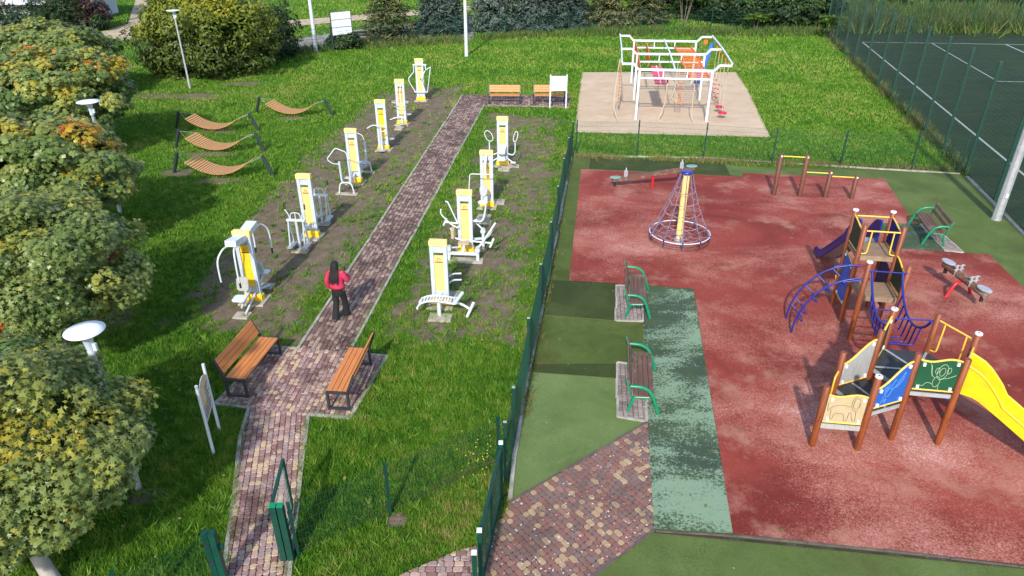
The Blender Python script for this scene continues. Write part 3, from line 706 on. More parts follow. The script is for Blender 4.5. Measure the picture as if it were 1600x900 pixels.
pole('light_pole', at(729, 88), 8.5, .14, .08, 'white light pole rising between the fitness machines and the conifers', mt='white_metal')
t_ = pole('floodlight_mast', at(1556, 343), 9.0, .155, .12, 'thick grey floodlight mast beside the court fence', 8)
MB().box((-.02, -.155, .95), (.09, .02, .13)).build('sticker', 'white_board', t_)

# ================================================================ BENCHES
def wood_bench(name, label, loc, rz, L=1.8, legs=True):
    t_ = thing(name, label, 'bench', loc, rz, 'orange slatted benches with dark steel frames')
    for s in (-1, 1):
        x = s*(L/2-.02); f = MB()
        f.beam((x, -.23, .0), (x, -.23, .43), .06, .05, (0, 1, 0)); f.beam((x, .22, .0), (x, .22, .43), .06, .05, (0, 1, 0))
        f.beam((x, -.205, .03), (x, .195, .03), .06, .045); f.beam((x, -.255, .455), (x, .245, .455), .06, .05)
        f.build('leg_frame', 'dark_steel', t_)
        MB().beam((x, .225, .482), (x, .40, .93), .055, .05, (0, 1, 0)).build('back_support', 'dark_steel', t_)
    for i in range(4): MB().box((0, -.19+i*.118, .475), (L-.10, .106, .035)).build('seat_slat', 'orange_wood', t_)
    nb = Vector((0, .93-.482, -.175)).normalized()
    for i in range(3):
        c = Vector((0, .225, .482))+Vector((0, .175, .448))*(.34+i*.27)
        M = Matrix.Rotation(-math.atan2(.175, .448), 3, 'X'); MB().box(c-Vector((0, .028, -.01)), (L-.10, .032, .118), M).build('back_slat', 'orange_wood', t_)
    return t_
wb = wood_bench('slatted_bench', 'orange slatted bench on the plaza with its back to the info board', (-6.08, 13.60, .03), R(82))
dup(wb, (-3.72, 13.13, .03), R(-95), 'orange slatted bench on the plaza with its back to the playground fence')
dup(wb, (-.42, 40.1, .03), R(-1), 'orange slatted bench on the far paving strip next to the path bend')
dup(wb, (2.12, 40.1, .03), R(-1), 'orange slatted bench on the far paving strip behind the blank white board')
def green_bench(name, label, loc, rz):
    t_ = thing(name, label, 'bench', loc, rz, 'brown plank benches with green tube frames'); L = 1.75
    for s in (-1, 1):
        x = s*(L/2-.03)
        T([(x, -.38, 0), (x, -.20, .55), (x, .0, .68), (x, .27, .68)], .037, 10, .22).build('arm_tube', 'bench_green', t_)
        T([(x, .28, 0), (x, .17, .40), (x, -.15, .42)], .033, 10, .05).build('rear_leg', 'bench_green', t_)
        MB().beam((x, .22, .38), (x, .36, .86), .05, .03, (0, 1, 0)).build('back_support', 'bench_green', t_)
        T([(x-s*.02, .24, .12), (x-s*.5, 0, .40)], .012, 6, 0).build('brace', 'bench_green', t_)
    for i in range(4): MB().box((0, -.20+i*.112, .45), (L-.02, .10, .04)).build('seat_plank', 'brown_wood', t_)
    M = Matrix.Rotation(-math.atan2(.14, .48), 3, 'X')
    for z in (.62, .80): MB().box((0, .235+(z-.45)*.29-.03, z), (L-.02, .035, .115), M).build('back_plank', 'brown_wood', t_)
    return t_
gb_ = green_bench('park_bench', 'brown plank bench with green tube arms where red, dark green and mint surfaces meet', (3.46, 17.02, .036), R(82))
dup(gb_, (2.93, 12.98, .036), R(82), 'brown plank bench with green tube arms beside the paved entrance')
dup(gb_, (14.05, 21.63, .036), R(-103), 'brown plank bench with green tube arms near the floodlight mast')

# ================================================================ HAMMOCKS
def hammock(label, Lp, Rp):
    Lp, Rp = Vector(Lp), Vector(Rp); c = (Lp+Rp)/2; d = (Rp-Lp); L = d.length; rz = math.atan2(d.y, d.x)
    t_ = thing('hammock', label, 'hammock', (c.x, c.y, 0), rz, 'slatted wooden hammocks on steel posts')
    for s in (-1, 1):
        a, b_ = Vector((s*L/2, 0, -.15)), Vector((s*(L/2-.38), 0, .84)); ax = (b_-a).normalized()
        p = MB().tube([a, b_], .075, 14).build('post', 'hammock_steel', t_); MB().tube([b_, b_+ax*.02], .08, 14).build('post_cap', 'dark_steel', p)
        e = Vector((s*(L/2-.92), 0, .64))
        for y in (-.42, .42): T([b_-ax*.05, b_-ax*.05+Vector((-s*.06, 0, .01)), e+Vector((0, y, 0))], .006, 6, 0).build('cable', 'galvanised', t_)
    half = L/2-.92; n = 27
    for i in range(n):
        u = -1+2*(i+.5)/n; z = .16+.48*(abs(u)**2.1); sl_ = .48*2.1*abs(u)**1.1*math.copysign(1, u)/half
        M = Matrix.Rotation(-math.atan(sl_), 3, 'Y')
        MB().box((u*half, 0, z), (2*half/n*.64*math.hypot(1, sl_), 1.02, .03), M).build('slat', 'hammock_wood', t_)
    return t_
hm = hammock('slatted wooden hammock farthest from the maples, alone beside the machines', at(399, 176), at(521, 181))
for lb, a, b_ in (('slatted wooden hammock, end of the stack of three towards the leaning lamp', (276, 200), (403, 204)), ('slatted wooden hammock, middle one of the stack of three', (275, 231), (414, 237)), ('slatted wooden hammock, end of the stack of three towards the benches', (276, 269), (423, 275))):
    a, b_ = at(*a), at(*b_); dup(hm, ((a.x+b_.x)/2, (a.y+b_.y)/2, 0), math.atan2(b_.y-a.y, b_.x-a.x), lb)

# ================================================================ BOARDS
t_ = thing('info_board', 'information board with coloured print on two white posts in the grass by the plaza', 'sign', (*((at(334, 708)+at(342, 673))/2)[:2], 0)); o_ = t_.location
pa, pb = at(334, 708), at(343, 671); dd = (pb-pa).normalized(); nr = Vector((dd.y, -dd.x, 0))
for p in (pa, pb): MB().tube([p+Vector((0, 0, -.2)), p+Vector((0, 0, 1.68))], .032, 10).build('post', 'white_metal', t_, o_)
def bq(u0, u1, z0, z1, off, th, nm, mt, par, top=0):
    L = (pb-pa).length; a, b_ = pa+dd*(L*u0)+nr*off, pa+dd*(L*u1)+nr*off
    if top:
        pts = [a+Vector((0, 0, z0)), b_+Vector((0, 0, z0)), b_+Vector((0, 0, z1))]+[a+(b_-a)*(1-k/6)+Vector((0, 0, z1+top*math.sin(math.pi*k/6))) for k in range(1, 6)]+[a+Vector((0, 0, z1))]
    else: pts = [a+Vector((0, 0, z0)), b_+Vector((0, 0, z0)), b_+Vector((0, 0, z1)), a+Vector((0, 0, z1))]
    return MB().plate(pts, th).build(nm, mt, par, o_)
bd = bq(.06, .94, .72, 1.46, 0, .02, 'panel', 'board_print_grey', t_, .12)
bq(.1, .9, 1.38, 1.50, .013, .004, 'heading', 'board_print_warm', bd); bq(.12, .5, 1.02, 1.33, .013, .004, 'picture', 'board_print_warm', bd)
for k in range(9): bq(.54 if k < 4 else .12, .9 - .07*(k % 3), .80+(8-k)*.065, .822+(8-k)*.065, .013, .004, 'text_line', 'dark_print', bd)
def flat_board(name, label, a, b_, h, z0, rows, cat, post='galvanised'):
    a, b_ = Vector(a), Vector(b_); t_ = thing(name, label, cat, (a+b_)/2); o_ = t_.location
    for p in (a, b_): MB().beam(p+Vector((0, 0, -.2)), p+Vector((0, 0, h+.05)), .07, .07).build('post', post, t_, o_)
    d = (b_-a).normalized(); L = (b_-a).length; n_ = Vector((d.y, -d.x, 0))*.045; dz = (h-z0)/rows
    for i in range(rows):
        MB().plate([a+d*.04-n_*-1+Vector((0, 0, z0+i*dz+.02)), b_-d*.04+n_+Vector((0, 0, z0+i*dz+.02)), b_-d*.04+n_+Vector((0, 0, z0+(i+1)*dz-.02)), a+d*.04+n_+Vector((0, 0, z0+(i+1)*dz-.02))], .025).build('panel', 'white_board', t_, o_)
    if rows > 1:
        for i in range(rows+1): MB().beam(a+d*.03+Vector((0, 0, z0+i*dz)), b_-d*.03+Vector((0, 0, z0+i*dz)), .05, .04).build('rail', post, t_, o_)
        for k, (u, w_) in enumerate(((.22, .06), (.34, .22), (.6, .3))):
            pz = z0+dz*.45; q = a+d*(L*u)+n_*1.35; MB().plate([q+Vector((0, 0, pz)), q+d*(L*w_*.8)+Vector((0, 0, pz)), q+d*(L*w_*.8)+Vector((0, 0, pz+.05)), q+Vector((0, 0, pz+.05))], .006).build('print_line', 'light_metal', t_, o_)
flat_board('notice_board', 'blank white board on two thin posts in front of a far bench', at(859, 169), at(884, 169), 1.78, .95, 1, 'sign', 'white_metal')
flat_board('panelled_board', 'tall three-row white panelled board on dark posts by the conifers', at(522, 80), at(553, 76), 2.85, 1.15, 3, 'sign', 'dark_steel')
# low dark bench with a red seat behind the far fence
a, b_ = at(556, 69), at(589, 66); t_ = thing('picnic_bench', 'dark low bench with a red board behind the far fence', 'bench', (a+b_)/2, math.atan2(b_.y-a.y, b_.x-a.x))
for s in (-1, 1): MB().box((s*.75, 0, .4), (.09, .6, .8)).build('leg', 'dark_steel', t_)
for y, z, m_ in ((-.25, .42, 'red_paint'), (0, .42, 'brown_wood'), (.3, .85, 'dark_steel'), (.3, .62, 'brown_wood')): MB().box((0, y, z), (1.8, .2 if z < .5 else .05, .05 if z < .5 else .18)).build('plank', m_, t_)
# ================================================================ FITNESS MACHINES
ROW = -R(5)
def machine(label, loc, h, shield=False, rz=ROW):
    t_ = thing('fitness_machine', label, 'fitness machine', (loc[0], loc[1], 0), rz, 'white and yellow outdoor fitness machines')
    k = h/2.15; W_ = .235
    MB().prism([(-.36, -.32), (.36, -.32), (.36, .32), (-.36, .32)], -.05, .03, .01, .01).build('footing', 'concrete', t_)
    for s in (-1, 1): MB().box((s*(W_-.05), 0, h*.5-.03), (.10, .11, h-.16)).build('upright', 'light_metal', t_)
    MB().prism([(-W_-.01, -.075), (W_+.01, -.075), (W_+.01, .075), (-W_-.01, .075)], h-.16, h, .012, .02).build('top_cap', 'yellow_cap', t_)
    MB().prism([(-W_-.03, -.10), (W_+.03, -.10), (W_+.03, .10), (-W_-.03, .10)], .0, .24, .05, .05).build('base_cover', 'yellow_shield', t_)
    hp = MB().box((0, 0, h-.28), (.27, .06, .18)).build('header_plate', 'light_metal', t_)
    for x in (-.07, 0, .07): MB().tube([(x, -.034, h-.29+abs(x)*.5), (x, -.028, h-.29+abs(x)*.5)], .008, 6).build('bolt', 'dark_steel', hp)
    pn = MB().box((0, 0, h-.46-.62*k), (.27, .03, 1.24*k)).build('instruction_panel', 'yellow_shield' if shield else 'yellow_panel', t_)
    zc = h-.58
    MB().tube([(.042*math.cos(a), -.018, zc+.042*math.sin(a)) for a in np.linspace(R(-60), R(240), 14)], .008, 5).build('logo_ring', 'dark_print', pn)
    MB().box((0, -.018, zc-.075), (.21, .008, .028)).build('logo_text', 'dark_print', pn)
    for i in range(3): MB().box((-.02*(i % 2), -.017, zc-.24-i*.13), (.16-.03*i, .005, .006)).build('fine_print', 'yellow_cap', pn)
    MB().box((0, 0, .36), (.27, .05, .16)).build('lower_plate', 'light_metal', t_)
    return t_
def tub(t_, pts, r=.024, nm='tube', mt='white_metal', fl=.10, n=8): return T(pts, r, n, fl).build(nm, mt, t_)
def grip(t_, a, b_, par=None, r=.021): return MB().tube([a, b_], r, 8).build('grip', 'black_rubber', par or t_)
def pad(t_, c, size, ax=0, nm='seat', mt='white_metal', el=False):
    M = Matrix.Rotation(ax, 3, 'X'); mb = MB()
    if el:
        pl = [(size[0]/2*math.cos(a), size[1]/2*math.sin(a)) for a in np.linspace(0, 2*math.pi, 14, endpoint=False)]
    else:
        x, y = size[0]/2, size[1]/2; q = min(x, y)*.35; pl = [(-x+q, -y), (x-q, -y), (x, -y+q), (x, y-q), (x-q, y), (-x+q, y), (-x, y-q), (-x, -y+q)]
    mb.prism(pl, -size[2]/2, size[2]/2, .015, .012); mb.v = [tuple(M @ Vector(p)+Vector(c)) for p in mb.v]
    return mb.build(nm, mt, t_)
def foot(t_, c, sx=.4, sy=.35): MB().prism([(c[0]-sx/2, c[1]-sy/2), (c[0]+sx/2, c[1]-sy/2), (c[0]+sx/2, c[1]+sy/2), (c[0]-sx/2, c[1]+sy/2)], -.05, .02, .01, .01).build('footing', 'concrete', t_)
def press_station(t_, s, h):
    """seat with overhead box and two long curved arms; s = -1 front, 1 back"""
    M = Matrix.Rotation(s*R(8), 3, 'X')
    MB().box((0, s*.38, h-.10), (.30, .62, .16), M).build('lever_box', 'white_metal', t_)
    for x in (-.13, .13):
        a = tub(t_, [(x*.8, s*.62, h-.16), (x*1.1, s*.85, h-.12), (x*1.9, s*1.08, h-.35), (x*1.9, s*1.10, h-.85), (x*1.9, s*1.08, h-1.0)], .024, 'press_arm', fl=.25); grip(t_, (x*1.9, s*1.08, h-.98), (x*1.9, s*1.07, h-1.14), a, .027)
    pad(t_, (0, s*.80, .50), (.36, .32, .035), s*R(-6)); pad(t_, (0, s*.50, .78), (.34, .40, .03), R(90)+s*R(14), 'backrest', 'grey_panel' if s < 0 else 'light_metal')
    tub(t_, [(0, s*.10, .42), (0, s*.55, .30), (0, s*.78, .46)], .035, 'seat_arm'); tub(t_, [(.1, s*.05, .30), (.1, s*.86, .03)], .03, 'strut', fl=0); tub(t_, [(-.1, s*.05, .30), (-.1, s*.62, .10)], .03, 'strut', fl=0)
    foot(t_, (0, s*.85), .42, .34)
def walker_station(t_, s):
    y = s*1.12
    tub(t_, [(0, s*.1, .50), (0, s*.7, .42), (0, y, .30)], .04, 'beam', 'light_metal'); tub(t_, [(0, y-s*.05, .05), (0, y, .5), (0, y, 1.06)], .045, 'centre_post', 'light_metal', .2)
    MB().beam((-.30, y, 1.07), (.30, y, 1.07), .10, .05).build('top_bar', 'white_metal', t_)
    for x in (-.24, .24):
        for dy in (-.09, .09): tub(t_, [(x, y+dy*.5, 1.05), (x, y+dy*2.0, .24)], .026, 'swing_leg', 'light_metal', 0)
        MB().box((x, y, .20), (.17, .52, .045)).build('pedal', 'galvanised', t_)
        a = tub(t_, [(x*.8, y, 1.09), (x*.9, y+.02, 1.25), (x*1.4, y+.04, 1.42)], .016, 'handle'); grip(t_, (x*1.4, y+.04, 1.42), (x*1.4, y+.04, 1.60), a)
    tub(t_, [(-.16, y, 1.09), (-.16, y, 1.32), (.16, y, 1.32), (.16, y, 1.09)], .015, 'hand_arch', fl=.16); tub(t_, [(0, y, 1.09), (0, y, 1.32)], .015, 'hand_arch', fl=0)
    foot(t_, (0, y), .5, .3)
def arch_station(t_, s):
    y = s*1.30
    tub(t_, [(-.30, y, .02), (-.22, y, .46), (.22, y, .46), (.30, y, .02)], .028, 'foot_arch', fl=.16); foot(t_, (0, y), .85, .24)
    tub(t_, [(0, s*.1, .40), (0, s*.55, .22), (0, y-s*.05, .40)], .045, 'beam', 'light_metal', .3)
    for x, hh in ((-.20, 1.25), (.16, 1.35)): tub(t_, [(x*.2, y-s*.30, .28), (x, y-s*.18, .38), (x, y-s*.12, hh)], .045, 'upright_tube', 'light_metal', .2)
    pad(t_, (.05, y-s*.42, .52), (.42, .22, .04), 0, 'step', 'galvanised')
    tub(t_, [(-.20, y-s*.12, 1.15), (-.44, y-s*.02, 1.20), (-.62, y+s*.02, 1.38), (-.30, y-s*.15, 1.78), (.10, y-s*.16, 1.62), (.16, y-s*.12, 1.30)], .018, 'hand_loop', fl=.08)
# left row
m_ = machine('double seated press machine with long curved arms beside the plaza bench', (-7.28, 17.22), 2.15, True); press_station(m_, -1, 2.12); press_station(m_, 1, 2.12)
m_ = machine('double air walker machine with four black handle grips', (-6.76, 21.6), 2.22); walker_station(m_, -1); walker_station(m_, 1)
m_ = machine('machine with hexagonal hand loops and arched feet on both sides', (-6.32, 26.95), 2.22); arch_station(m_, -1); arch_station(m_, 1)
m_ = machine('machine with a low round pad and one sideways black-gripped handlebar', (-5.90, 31.35), 2.30, True)
tub(m_, [(0, -.3, .10), (0, -.28, 1.20)], .05, 'centre_post', 'light_metal', 0); pad(m_, (0, -.32, .10), (.46, .40, .06), 0, 'round_pad', 'galvanised', True)
a = tub(m_, [(.30, -.3, 1.20), (-.35, -.3, 1.22), (-.62, -.38, 1.08)], .022, 'handlebar'); grip(m_, (-.60, -.375, 1.10), (-.70, -.41, 1.02), a)
tub(m_, [(.26, -.30, 1.18), (.30, -.42, 1.02), (.02, -.46, .96)], .02, 'handlebar'); pad(m_, (.30, .3, .45), (.3, .22, .04), 0, 'step', 'galvanised'); tub(m_, [(0, 0, .35), (.15, .3, .42)], .03, 'strut', fl=0)
m_ = machine('machine with a white hand ring at its waist and low foot rests', (-5.66, 35.75), 2.28)
tub(m_, [(-.08, -.10, 2.0), (-.10, -.26, 1.8), (-.10, -.28, 1.25)], .02, 'hanger'); tub(m_, [(.08, -.10, 2.0), (.06, -.26, 1.8), (.04, -.28, 1.25)], .02, 'hanger')
MB().tube([(.42*math.cos(a), -.18+.26*math.sin(a), 1.18) for a in np.linspace(0, 2*math.pi, 24, endpoint=False)], .018, 6, True).build('hand_ring', 'white_metal', m_)
MB().tube([(.30*math.cos(a), -.14+.22*math.sin(a), .95) for a in np.linspace(0, 2*math.pi, 20, endpoint=False)], .014, 6, True).build('hand_ring', 'light_metal', m_)
tub(m_, [(0, -.05, .35), (-.28, -.35, .42), (-.55, -.30, .30)], .03, 'foot_bar'); tub(m_, [(0, -.05, .40), (.12, -.45, .20)], .03, 'foot_bar', fl=0); pad(m_, (.12, -.52, .16), (.30, .24, .04), 0, 'step', 'galvanised'); pad(m_, (.36, .1, .5), (.24, .2, .04), 0, 'step', 'galvanised'); foot(m_, (0, -.75), .4, .6)
m_ = machine('last machine of the left row with angular swing arms on both sides', (-5.27, 40.85), 2.36)
MB().beam((-.36, -.02, 2.02), (.42, -.02, 2.02), .16, .05).build('axle', 'white_metal', m_); MB().beam((-.34, -.1, .52), (.42, -.1, .52), .14, .05).build('axle', 'white_metal', m_)
tub(m_, [(-.32, -.10, 2.02), (-.30, -.12, 1.65), (-.62, -.20, 1.30), (-.60, -.20, 1.10), (-.28, -.14, .52)], .026, 'swing_arm', fl=.07)
tub(m_, [(.36, -.10, 2.02), (.38, -.12, 1.75), (.68, -.20, 1.95), (.58, -.24, 1.3), (.42, -.14, .52)], .026, 'swing_arm', fl=.07); tub(m_, [(.38, -.2, 1.75), (.12, -.32, 1.35), (.34, -.3, .56)], .026, 'swing_arm', fl=.07)
a = tub(m_, [(.10, -.33, 1.34), (.14, -.34, 1.22)], .03, 'grip_sleeve', 'black_rubber', 0)
# right row
m_ = machine('machine with small looped handles left and right, first after the far benches', (-.40, 29.15), 2.12)
for s in (-1, 1):
    x = s*.55
    tub(m_, [(s*.2, -.05, .55), (x*.8, -.12, .48), (x, -.15, .62), (x, -.15, 1.12)], .032, 'side_arm', 'light_metal', .12)
    c = Vector((x+s*.02, -.18, 1.32)); MB().tube([c+Vector((.16*math.cos(a)*(.6 if s > 0 else 1.1), .05*math.sin(a), .19*math.sin(a)+.10*math.cos(a)*s)) for a in np.linspace(0, 2*math.pi, 16, endpoint=False)], .017, 6, True).build('looped_handle', 'white_metal', m_)
    tub(m_, [(s*.1, -.1, .42), (s*.48, -.30, .22)], .03, 'strut', fl=0); MB().tube([(s*.48-.10, -.30, .22), (s*.48+.10, -.30, .22)], .045, 10).build('pedal', 'white_metal', m_); foot(m_, (s*.5, -.1), .45, .4)
pad(m_, (0, -.55, .46), (.38, .36, .04), R(8), 'seat', 'light_metal'); pad(m_, (0, -.28, .78), (.36, .42, .03), R(78), 'backrest', 'galvanised'); tub(m_, [(0, -.05, .35), (0, -.55, .40)], .035, 'seat_arm', fl=0)
tub(m_, [(.15, -.50, .9), (.17, -.56, .5), (.17, -.56, .38)], .012, 'handle', 'dark_steel'); foot(m_, (.1, -.6), .5, .4)
m_ = machine('seated pull machine with an oval backrest and a hanging bar', (-.92, 24.35), 2.15, False)
tub(m_, [(0, -.05, 1.95), (0, -.42, 1.85), (0, -.48, 1.45)], .05, 'lever', 'white_metal', .2); tub(m_, [(.30, -.5, 1.42), (-.55, -.5, 1.42), (-.58, -.55, .95), (-.60, -.56, .55)], .018, 'pull_bar', fl=.08)
tub(m_, [(0, -.05, 1.95), (0, .42, 1.85), (0, .48, 1.45)], .05, 'lever', 'white_metal', .2)
pad(m_, (-.05, -.62, .85), (.30, .46, .03), R(80), 'backrest', 'galvanised', True); pad(m_, (-.05, -.86, .50), (.36, .32, .035), R(5), 'seat', 'white_metal', True)
tub(m_, [(0, -.1, .40), (-.02, -.6, .35), (-.05, -.85, .46)], .035, 'seat_arm'); MB().box((.02, -.58, .5), (.12, .05, .24)).build('bracket', 'white_metal', m_); tub(m_, [(.06, -.9, .4), (.06, -1.25, .22), (.0, -1.5, .10), (-.28, -1.5, .06)], .03, 'foot_bar', fl=.15)
foot(m_, (0, -1.05), .5, .5); foot(m_, (.1, -1.5), .45, .35); foot(m_, (.35, .5), .5, .5)
m_ = machine('rowing machine with jointed arms and seats on both sides', (-1.48, 20.40), 2.12)
tub(m_, [(.10, -.25, .50), (-.32, -.32, .62), (-.42, -.30, .95)], .032, 'seat_arm'); pad(m_, (-.34, -.30, .82), (.10, .40, .30), 0, 'backrest', 'beige_panel'); pad(m_, (0, -.42, .52), (.36, .30, .035), 0, 'seat', 'beige_panel')
tub(m_, [(-.20, -.15, 1.05), (-.62, -.15, 1.08)], .028, 'cross_bar', fl=0); tub(m_, [(-.66, -.25, 1.0), (-.58, -.05, 1.16)], .03, 'foot_roll', fl=0)
a = tub(m_, [(-.20, -.2, .92), (-.42, -.24, 1.05), (-.72, -.30, 1.42), (-.70, -.30, 1.58)], .024, 'oar', fl=.12); b_ = tub(m_, [(-.22, -.1, 1.02), (-.52, -.05, 1.72), (-.60, -.05, 1.74)], .022, 'oar', fl=.05); grip(m_, (-.60, -.05, 1.745), (-.68, -.10, 1.68), b_)
MB().beam((-.45, -.62, .24), (.46, -.62, .24), .07, .09).build('base_bar', 'white_metal', m_)
for x in (-.45, .46):
    MB().tube([(x, -.62, 0), (x, -.62, .36)], .055, 10).build('base_post', 'white_metal', m_); MB().tube([(x, -.72, .40), (x, -.54, .40)], .085, 12).build('joint_hub', 'light_metal', m_)
tub(m_, [(0, -.62, .28), (.02, -.45, .52)], .045, 'strut', fl=0)
a = tub(m_, [(.46, -.60, .42), (.62, -.55, .62), (1.02, -.45, 1.25)], .034, 'oar', fl=.1); grip(m_, (1.00, -.455, 1.22), (1.06, -.44, 1.32), a); tub(m_, [(.62, -.55, .66), (.85, -.45, .85), (.92, -.42, 1.05)], .026, 'oar', fl=.1)
tub(m_, [(.2, -.45, .60), (.88, -.45, .55)], .03, 'cross_bar', fl=0); tub(m_, [(.84, -.55, .44), (.94, -.35, .66)], .034, 'foot_roll', fl=0); tub(m_, [(-.2, -.3, .3), (-.45, -.6, .40)], .03, 'strut', fl=0)
MB().tube([(.52, .25, .62), (.52, .40, .62)], .085, 12).build('joint_hub', 'light_metal', m_); MB().tube([(.52, .32, 0), (.52, .32, .6)], .05, 10).build('base_post', 'white_metal', m_); tub(m_, [(.25, .3, .95), (.52, .32, .66)], .028, 'oar', fl=0); tub(m_, [(.22, .1, 1.05), (.55, .1, 1.02), (.62, .15, 1.35)], .028, 'oar', fl=.15)
MB().beam((0, .1, .4), (.52, .32, .35), .06, .06).build('base_bar', 'white_metal', m_); foot(m_, (0, -.62), 1.25, .36)
m_ = machine('machine with a slatted white sit-up bench across its front', (-1.98, 16.98), 1.98)
bl = [(-.52, -.60, .28), (-.42, -.60, .44), (-.15, -.60, .53), (.15, -.60, .52), (.52, -.60, .46)]
for dy in (-.16, .16): tub(m_, [(x, y+dy, z) for x, y, z in bl]+([(.62, -.60+dy, .50)]), .026, 'bench_rail', fl=.12)
for i in range(12):
    u = i/11; x = -.42+.90*u; z = .445+.085*math.sin(min(1, u*1.15)*math.pi*.62)**1.0-.02*u
    MB().beam((x, -.76, z), (x, -.44, z), .045, .014).build('bench_slat', 'white_metal', m_)
tub(m_, [(-.50, -.78, .28), (-.50, -.42, .28)], .026, 'bench_end', fl=0); tub(m_, [(.55, -.86, .56), (.68, -.40, .62)], .05, 'leg_roll', fl=0)
tub(m_, [(.50, -.60, .44), (.72, -.60, .36), (.90, -.60, .24)], .035, 'foot_arm', fl=.1); tub(m_, [(.84, -.80, .10), (.98, -.42, .34)], .042, 'foot_roll', fl=0)
MB().tube([(.06, -.62, 0), (.06, -.62, .46)], .055, 10).build('base_post', 'white_metal', m_); tub(m_, [(-.3, -.60, .42), (.5, -.60, .40)], .035, 'spine', fl=0); MB().beam((.05, -.55, .3), (0, 0, .36), .07, .07).build('beam', 'light_metal', m_)
for z in (.55, .75): tub(m_, [(.1, .1, z), (.30, .45, z), (.52, .48, z)], .026, 'rear_handle', 'light_metal', .08)
a = tub(m_, [(.30, .45, .82), (.38, .42, .95)], .03, 'rear_grip', 'black_rubber', 0); foot(m_, (.10, -.72), .62, .42); foot(m_, (.2, .6), .5, .4)

# ================================================================ GYM BARS, SEESAWS, SPINNING NET
gp = [(at(1209, 305), 1.66), (at(1249, 307), 1.66), (at(1289, 309), 1.10), (at(1330, 311), .96)]
t_ = thing('gymnastic_bars', 'four brown posts of stepped height with yellow gymnastic bars', 'bars', gp[0][0]); o_ = t_.location
for p, h in gp:
    q_ = MB().lathe([(.085, -.2), (.085, h-.02), (.06, h)], p, 12).build('post', 'dark_post_wood', t_, o_); MB().box(p+Vector((0, -.075, h-.08)), (.05, .03, .06)).build('fitting', 'white_board', q_, o_)
for i, z in ((0, 1.56), (1, .98), (2, .86)): MB().tube([gp[i][0]+Vector((.08, 0, z)), gp[i+1][0]+Vector((-.08, 0, z))], .022, 8).build('bar', 'yellow_paint', t_, o_)
def seesaw(label, a, b_, pivot, beam_m, r, seat_m, arch):
    a, b_, pv = Vector(a), Vector(b_), Vector(pivot); t_ = thing('seesaw', label, 'seesaw', (pv.x, pv.y, 0)); o_ = t_.location; d = (b_-a).normalized(); h_ = Vector((d.x, d.y, 0)).normalized(); sd = Vector((-h_.y, h_.x, 0))
    if arch: MB().tube([a, b_], r, 12).build('beam', beam_m, t_, o_)
    else: MB().beam(a, b_, .20, .13).build('beam', beam_m, t_, o_)
    m_ = a+(b_-a)*((pv-a).dot(h_)/(b_-a).dot(h_))
    if arch:
        for s in (-1, 1): T([m_+sd*s*.06+Vector((0, 0, -r)), m_+sd*s*.22+Vector((0, 0, -r-.02)), Vector((m_.x, m_.y, 0))+sd*s*.42], .045, 10, .12).build('support_leg', 'red_paint', t_, o_)
    else: MB().tube([Vector((m_.x, m_.y, -.1)), m_-Vector((0, 0, .06))], .055, 10).build('support_post', 'red_paint', t_, o_)
    for e, s in ((a, 1), (b_, -1)):
        c = e+d*s*.12+Vector((0, 0, r+.03)); mb = MB(); pl = [(.19*math.cos(k)*1.2, .14*math.sin(k)) for k in np.linspace(0, 2*math.pi, 14, endpoint=False)]
        mb.prism(pl, -.02, .02, .015, .012); M = Matrix.Rotation(math.atan2(h_.y, h_.x), 3, 'Z'); mb.v = [tuple(M @ Vector(p)+c) for p in mb.v]; mb.build('seat', seat_m, t_, o_)
        hc = e+d*s*.52
        if arch:
            for k in (-1, 1): MB().beam(hc+sd*k*.08+Vector((0, 0, -.05)), hc+sd*k*.08+Vector((0, 0, .28)), .07, .02, tuple(h_)).build('handle_plate', 'galvanised', t_, o_)
            for z in (.13, .25): MB().tube([hc-sd*.17+Vector((0, 0, z)), hc+sd*.17+Vector((0, 0, z))], .013, 8).build('handle', 'galvanised', t_, o_)
        else:
            MB().plate([hc+sd*-.10+Vector((0, 0, -.08)), hc+sd*.10+Vector((0, 0, -.08)), hc+sd*.10+Vector((0, 0, .30)), hc+Vector((0, 0, .42)), hc+sd*-.10+Vector((0, 0, .30))], .03).build('handle_plate', 'galvanised', t_, o_)
            MB().plate([hc+h_*-.07+Vector((0, 0, -.08)), hc+h_*.07+Vector((0, 0, -.08)), hc+h_*.07+Vector((0, 0, .28)), hc+Vector((0, 0, .36)), hc+h_*-.07+Vector((0, 0, .28))], .05).build('handle_side', 'galvanised', t_, o_)
        MB().tube([e+d*s*.1+Vector((0, 0, -.02)), e+d*s*.1+Vector((0, 0, -.24))], .05, 8).build('buffer', 'black_rubber', t_, o_)
p = at(1020, 294); seesaw('long brown seesaw with mint seats beside the spinning rope net', at(957, 281, .34), at(1085, 262, .78), p, 'log_wood', .06, 'mint_seat', False)
p = at(1499, 462); seesaw('short log seesaw on a red arch by the play tower', at(1476, 412, .66), at(1541, 462, .46), p, 'log_wood', .105, 'galvanised', True)
c = at(1060, 378); t_ = thing('spinning_net', 'cone of climbing ropes around a yellow mast on a white ring', 'climbing net', c); HT, RR, HR = 2.42, .98, .36
MB().lathe([(.11, 0), (.11, HT-.05)], n=16).build('mast', 'yellow_cap', t_)
MB().lathe([(.13, HT-.05), (.19, HT-.03), (.19, HT+.02), (.14, HT+.05)], n=16).build('mast_head', 'blue_paint', t_)
MB().tube([(RR*math.cos(a), RR*math.sin(a), HR) for a in np.linspace(0, 2*math.pi, 48, endpoint=False)], .019, 8, True).build('ring', 'white_metal', t_)
MB().tube([(RR*1.0*math.cos(a), RR*1.0*math.sin(a), HR-.2) for a in np.linspace(0, 2*math.pi, 48, endpoint=False)], .012, 8, True).build('lower_ring', 'dark_steel', t_)
